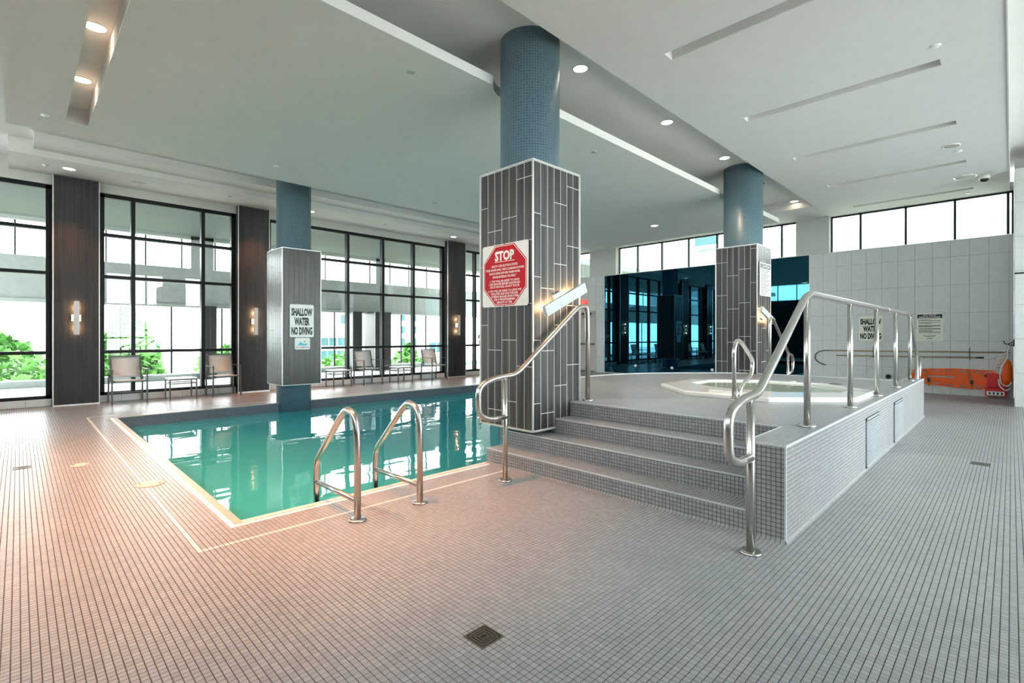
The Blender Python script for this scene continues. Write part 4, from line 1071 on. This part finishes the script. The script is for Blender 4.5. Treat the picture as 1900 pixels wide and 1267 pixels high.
gd = MB(); gd.add([(-150, 21, -3), (260, 21, -3), (260, 260, -3), (-150, 260, -3)], [(0, 1, 2, 3)]); gd.add([(17.4, -150, -3), (260, -150, -3), (260, 21, -3), (17.4, 21, -3)], [(0, 1, 2, 3)])
gd.add([(-150, -150, -3), (17.4, -150, -3), (17.4, -5, -3), (-150, -5, -3)], [(0, 1, 2, 3)])
tag(obj('ground', gd, m_lawn), kind='structure')
def tree(label, x, y, z, h_, r, m, n=900, conical=False, leaf=.28):
    t = thing('tree', label, 'tree', (x, y, z), 'trees and shrubs beyond the terrace')
    obj('trunk', MB().tube([(x, y, z), (x+.1, y, z+h_*.5), (x, y, z+h_*.8)], .10+h_*.012, 8), m_bark, t)
    mb = MB()
    for _ in range(n):
        u = random.random(); a = random.random()*2*PI
        if conical: zz = z+h_*(.15+.85*u); rr = r*(1-u)**.8*math.sqrt(random.random())
        else:
            zz = z+h_*(.3+.7*u); rr = r*math.sin(PI*(.12+.86*u))*math.sqrt(random.random())
        c = Vector((x+rr*math.cos(a), y+rr*math.sin(a), zz)); s_ = leaf*random.uniform(.5, 1.2)
        d1 = Vector((random.gauss(0, 1), random.gauss(0, 1), random.gauss(0, .6))).normalized()*s_; d2 = Vector((random.gauss(0, 1), random.gauss(0, 1), random.gauss(0, .6))).normalized()*s_*.6
        mb.add([c-d1, c+d2, c+d1, c-d2], [(0, 1, 2, 3)])
    tag(obj('foliage', mb, m, t), kind='stuff')
tree('bright green tree at the far left, seen above the terrace kerb', -.9, 27, -3, 4.7, 2.3, m_leaf, 1500)
tree('pale green shrub at the left edge outside the window', -5.6, 31, -3, 4.2, 2.4, m_leaf, 900)
tree('pointed green tree outside, just right of the leftmost wall column', 3.35, 27, -3, 6.0, 2.0, m_leaf, 3800, True)
tree('low green shrubs behind the first side table', 9.2, 34, -3, 3.9, 2.4, m_leaf, 700)
tree('small green tree outside between the two left chairs', 4.9, 38, -3, 5.2, 1.6, m_leafd, 500)
tree('green shrub outside below the white building', 16.5, 33, -3, 3.3, 3.0, m_leaf, 900)
tree('leafy green plant outside behind the right side table', 18.2, 28, -3, 3.9, 1.1, m_leaf, 400, leaf=.35)
tree('low green bush outside by the last chair', 21.5, 33, -3, 3.2, 2.0, m_leaf, 500)
def building(label, x0, x1, y0, y1, z1, m, fx=None, fy=None, zb=-3, wcol=m_bwin, fcol=None):
    fcol = fcol or m_bldg
    """block with a grid of window parts on its -y and -x faces"""
    t = thing('building', label, 'building', ((x0+x1)/2, (y0+y1)/2, zb), 'buildings beyond the terrace and end windows')
    obj('wall', MB().box(x0, x1, y0, y1, zb, z1), m, t)
    if fy:
        for a, b_, z0, z2 in fy:
            w_ = obj('window', MB().box(a, b_, y0-.06, y0+.02, z0, z2), m_bwin, t)
            b3 = MB(); n = max(1, round((b_-a)/1.2))
            for k in range(n+1): q = a+(b_-a)*k/n; b3.box(q-.05, q+.05, y0-.10, y0-.02, z0, z2)
            b3.box(a, b_, y0-.10, y0-.02, z0-.05, z0+.05); b3.box(a, b_, y0-.10, y0-.02, z2-.05, z2+.05); obj('window_frame', b3, fcol, w_)
    if fx:
        for a, b_, z0, z2 in fx:
            w_ = obj('window', MB().box(x0-.06, x0+.02, a, b_, z0, z2), wcol, t)
            b3 = MB(); n = max(1, round((b_-a)/1.2))
            for k in range(n+1): q = a+(b_-a)*k/n; b3.box(x0-.10, x0-.02, q-.05, q+.05, z0, z2)
            b3.box(x0-.10, x0-.02, a, b_, z0-.05, z0+.05); b3.box(x0-.10, x0-.02, a, b_, z2-.05, z2+.05); obj('window_frame', b3, fcol, w_)
building('white apartment block outside, seen just right of the pool column', 25.5, 30.6, 60, 70, 6.5, m_bldg, fy=[(26.3, 29.6, .2, 1.3), (26, 29.6, -1.5, -.3), (28.9, 29.9, 3.0, 4.2)])
ws = []
for k, zf in enumerate((-1.6, .1, 1.8, 3.5, 5.2, 7)):
    for a in (35.2, 37.6, 39.5): ws.append((a, a+.9, zf, zf+1.1))
building('tall white apartment tower outside with teal windows', 33.6, 42.2, 60, 72, 12, m_bldg, fy=ws)
building('beige building wall outside beside the white tower', 42.4, 46, 60, 70, 5.0, m_bldb, fy=[(42.5, 45, -1, .6)])
ws = []
for zf in (1, 4.2, 7.4, 10.6, 13.8):
    for a in range(-6, 14, 4): ws.append((a+.4, a+3.2, zf, zf+1.9))
building('pale tower with balconies outside the right clerestory windows', 44, 50, -8, 13.5, 22, m_bldg, fx=ws, wcol=m_pwin, fcol=m_gconc)
ws = [(a, a+1.5, 6.2, 8.2) for a in (16.6, 18.6, 20.6)]+[(14.3, 16.0, 6.4, 8.0), (22.8, 24.2, 6.3, 8.0)]
building('white building with teal balcony glass outside the left clerestory windows', 34, 40, 14, 30, 18, m_bldg, fx=ws, wcol=m_pwin)
t = thing('balcony_screen', 'teal glass balcony screen outside the left clerestory windows', 'balcony', (33.6, 14.8, 7.5))
obj('glass', MB().box(33.5, 33.6, 14.1, 15.6, 7.7, 9.1), m_bwin, t); obj('rail', MB().box(33.45, 33.65, 14.1, 15.6, 9.1, 9.2), m_white, t); obj('slab', MB().box(33.4, 33.85, 14.0, 15.7, 7.5, 7.7), m_bldg, t)

# ------------------------------------------------------------------ scale everything to metres
for me in bpy.data.meshes: me.transform(Matrix.Scale(S, 4))
for o in bpy.data.objects: o.location = o.location*S
for l in bpy.data.lights:
    l.energy *= S*S
    if l.type == 'AREA': l.size *= S; l.size_y *= S
    else: l.shadow_soft_size *= S
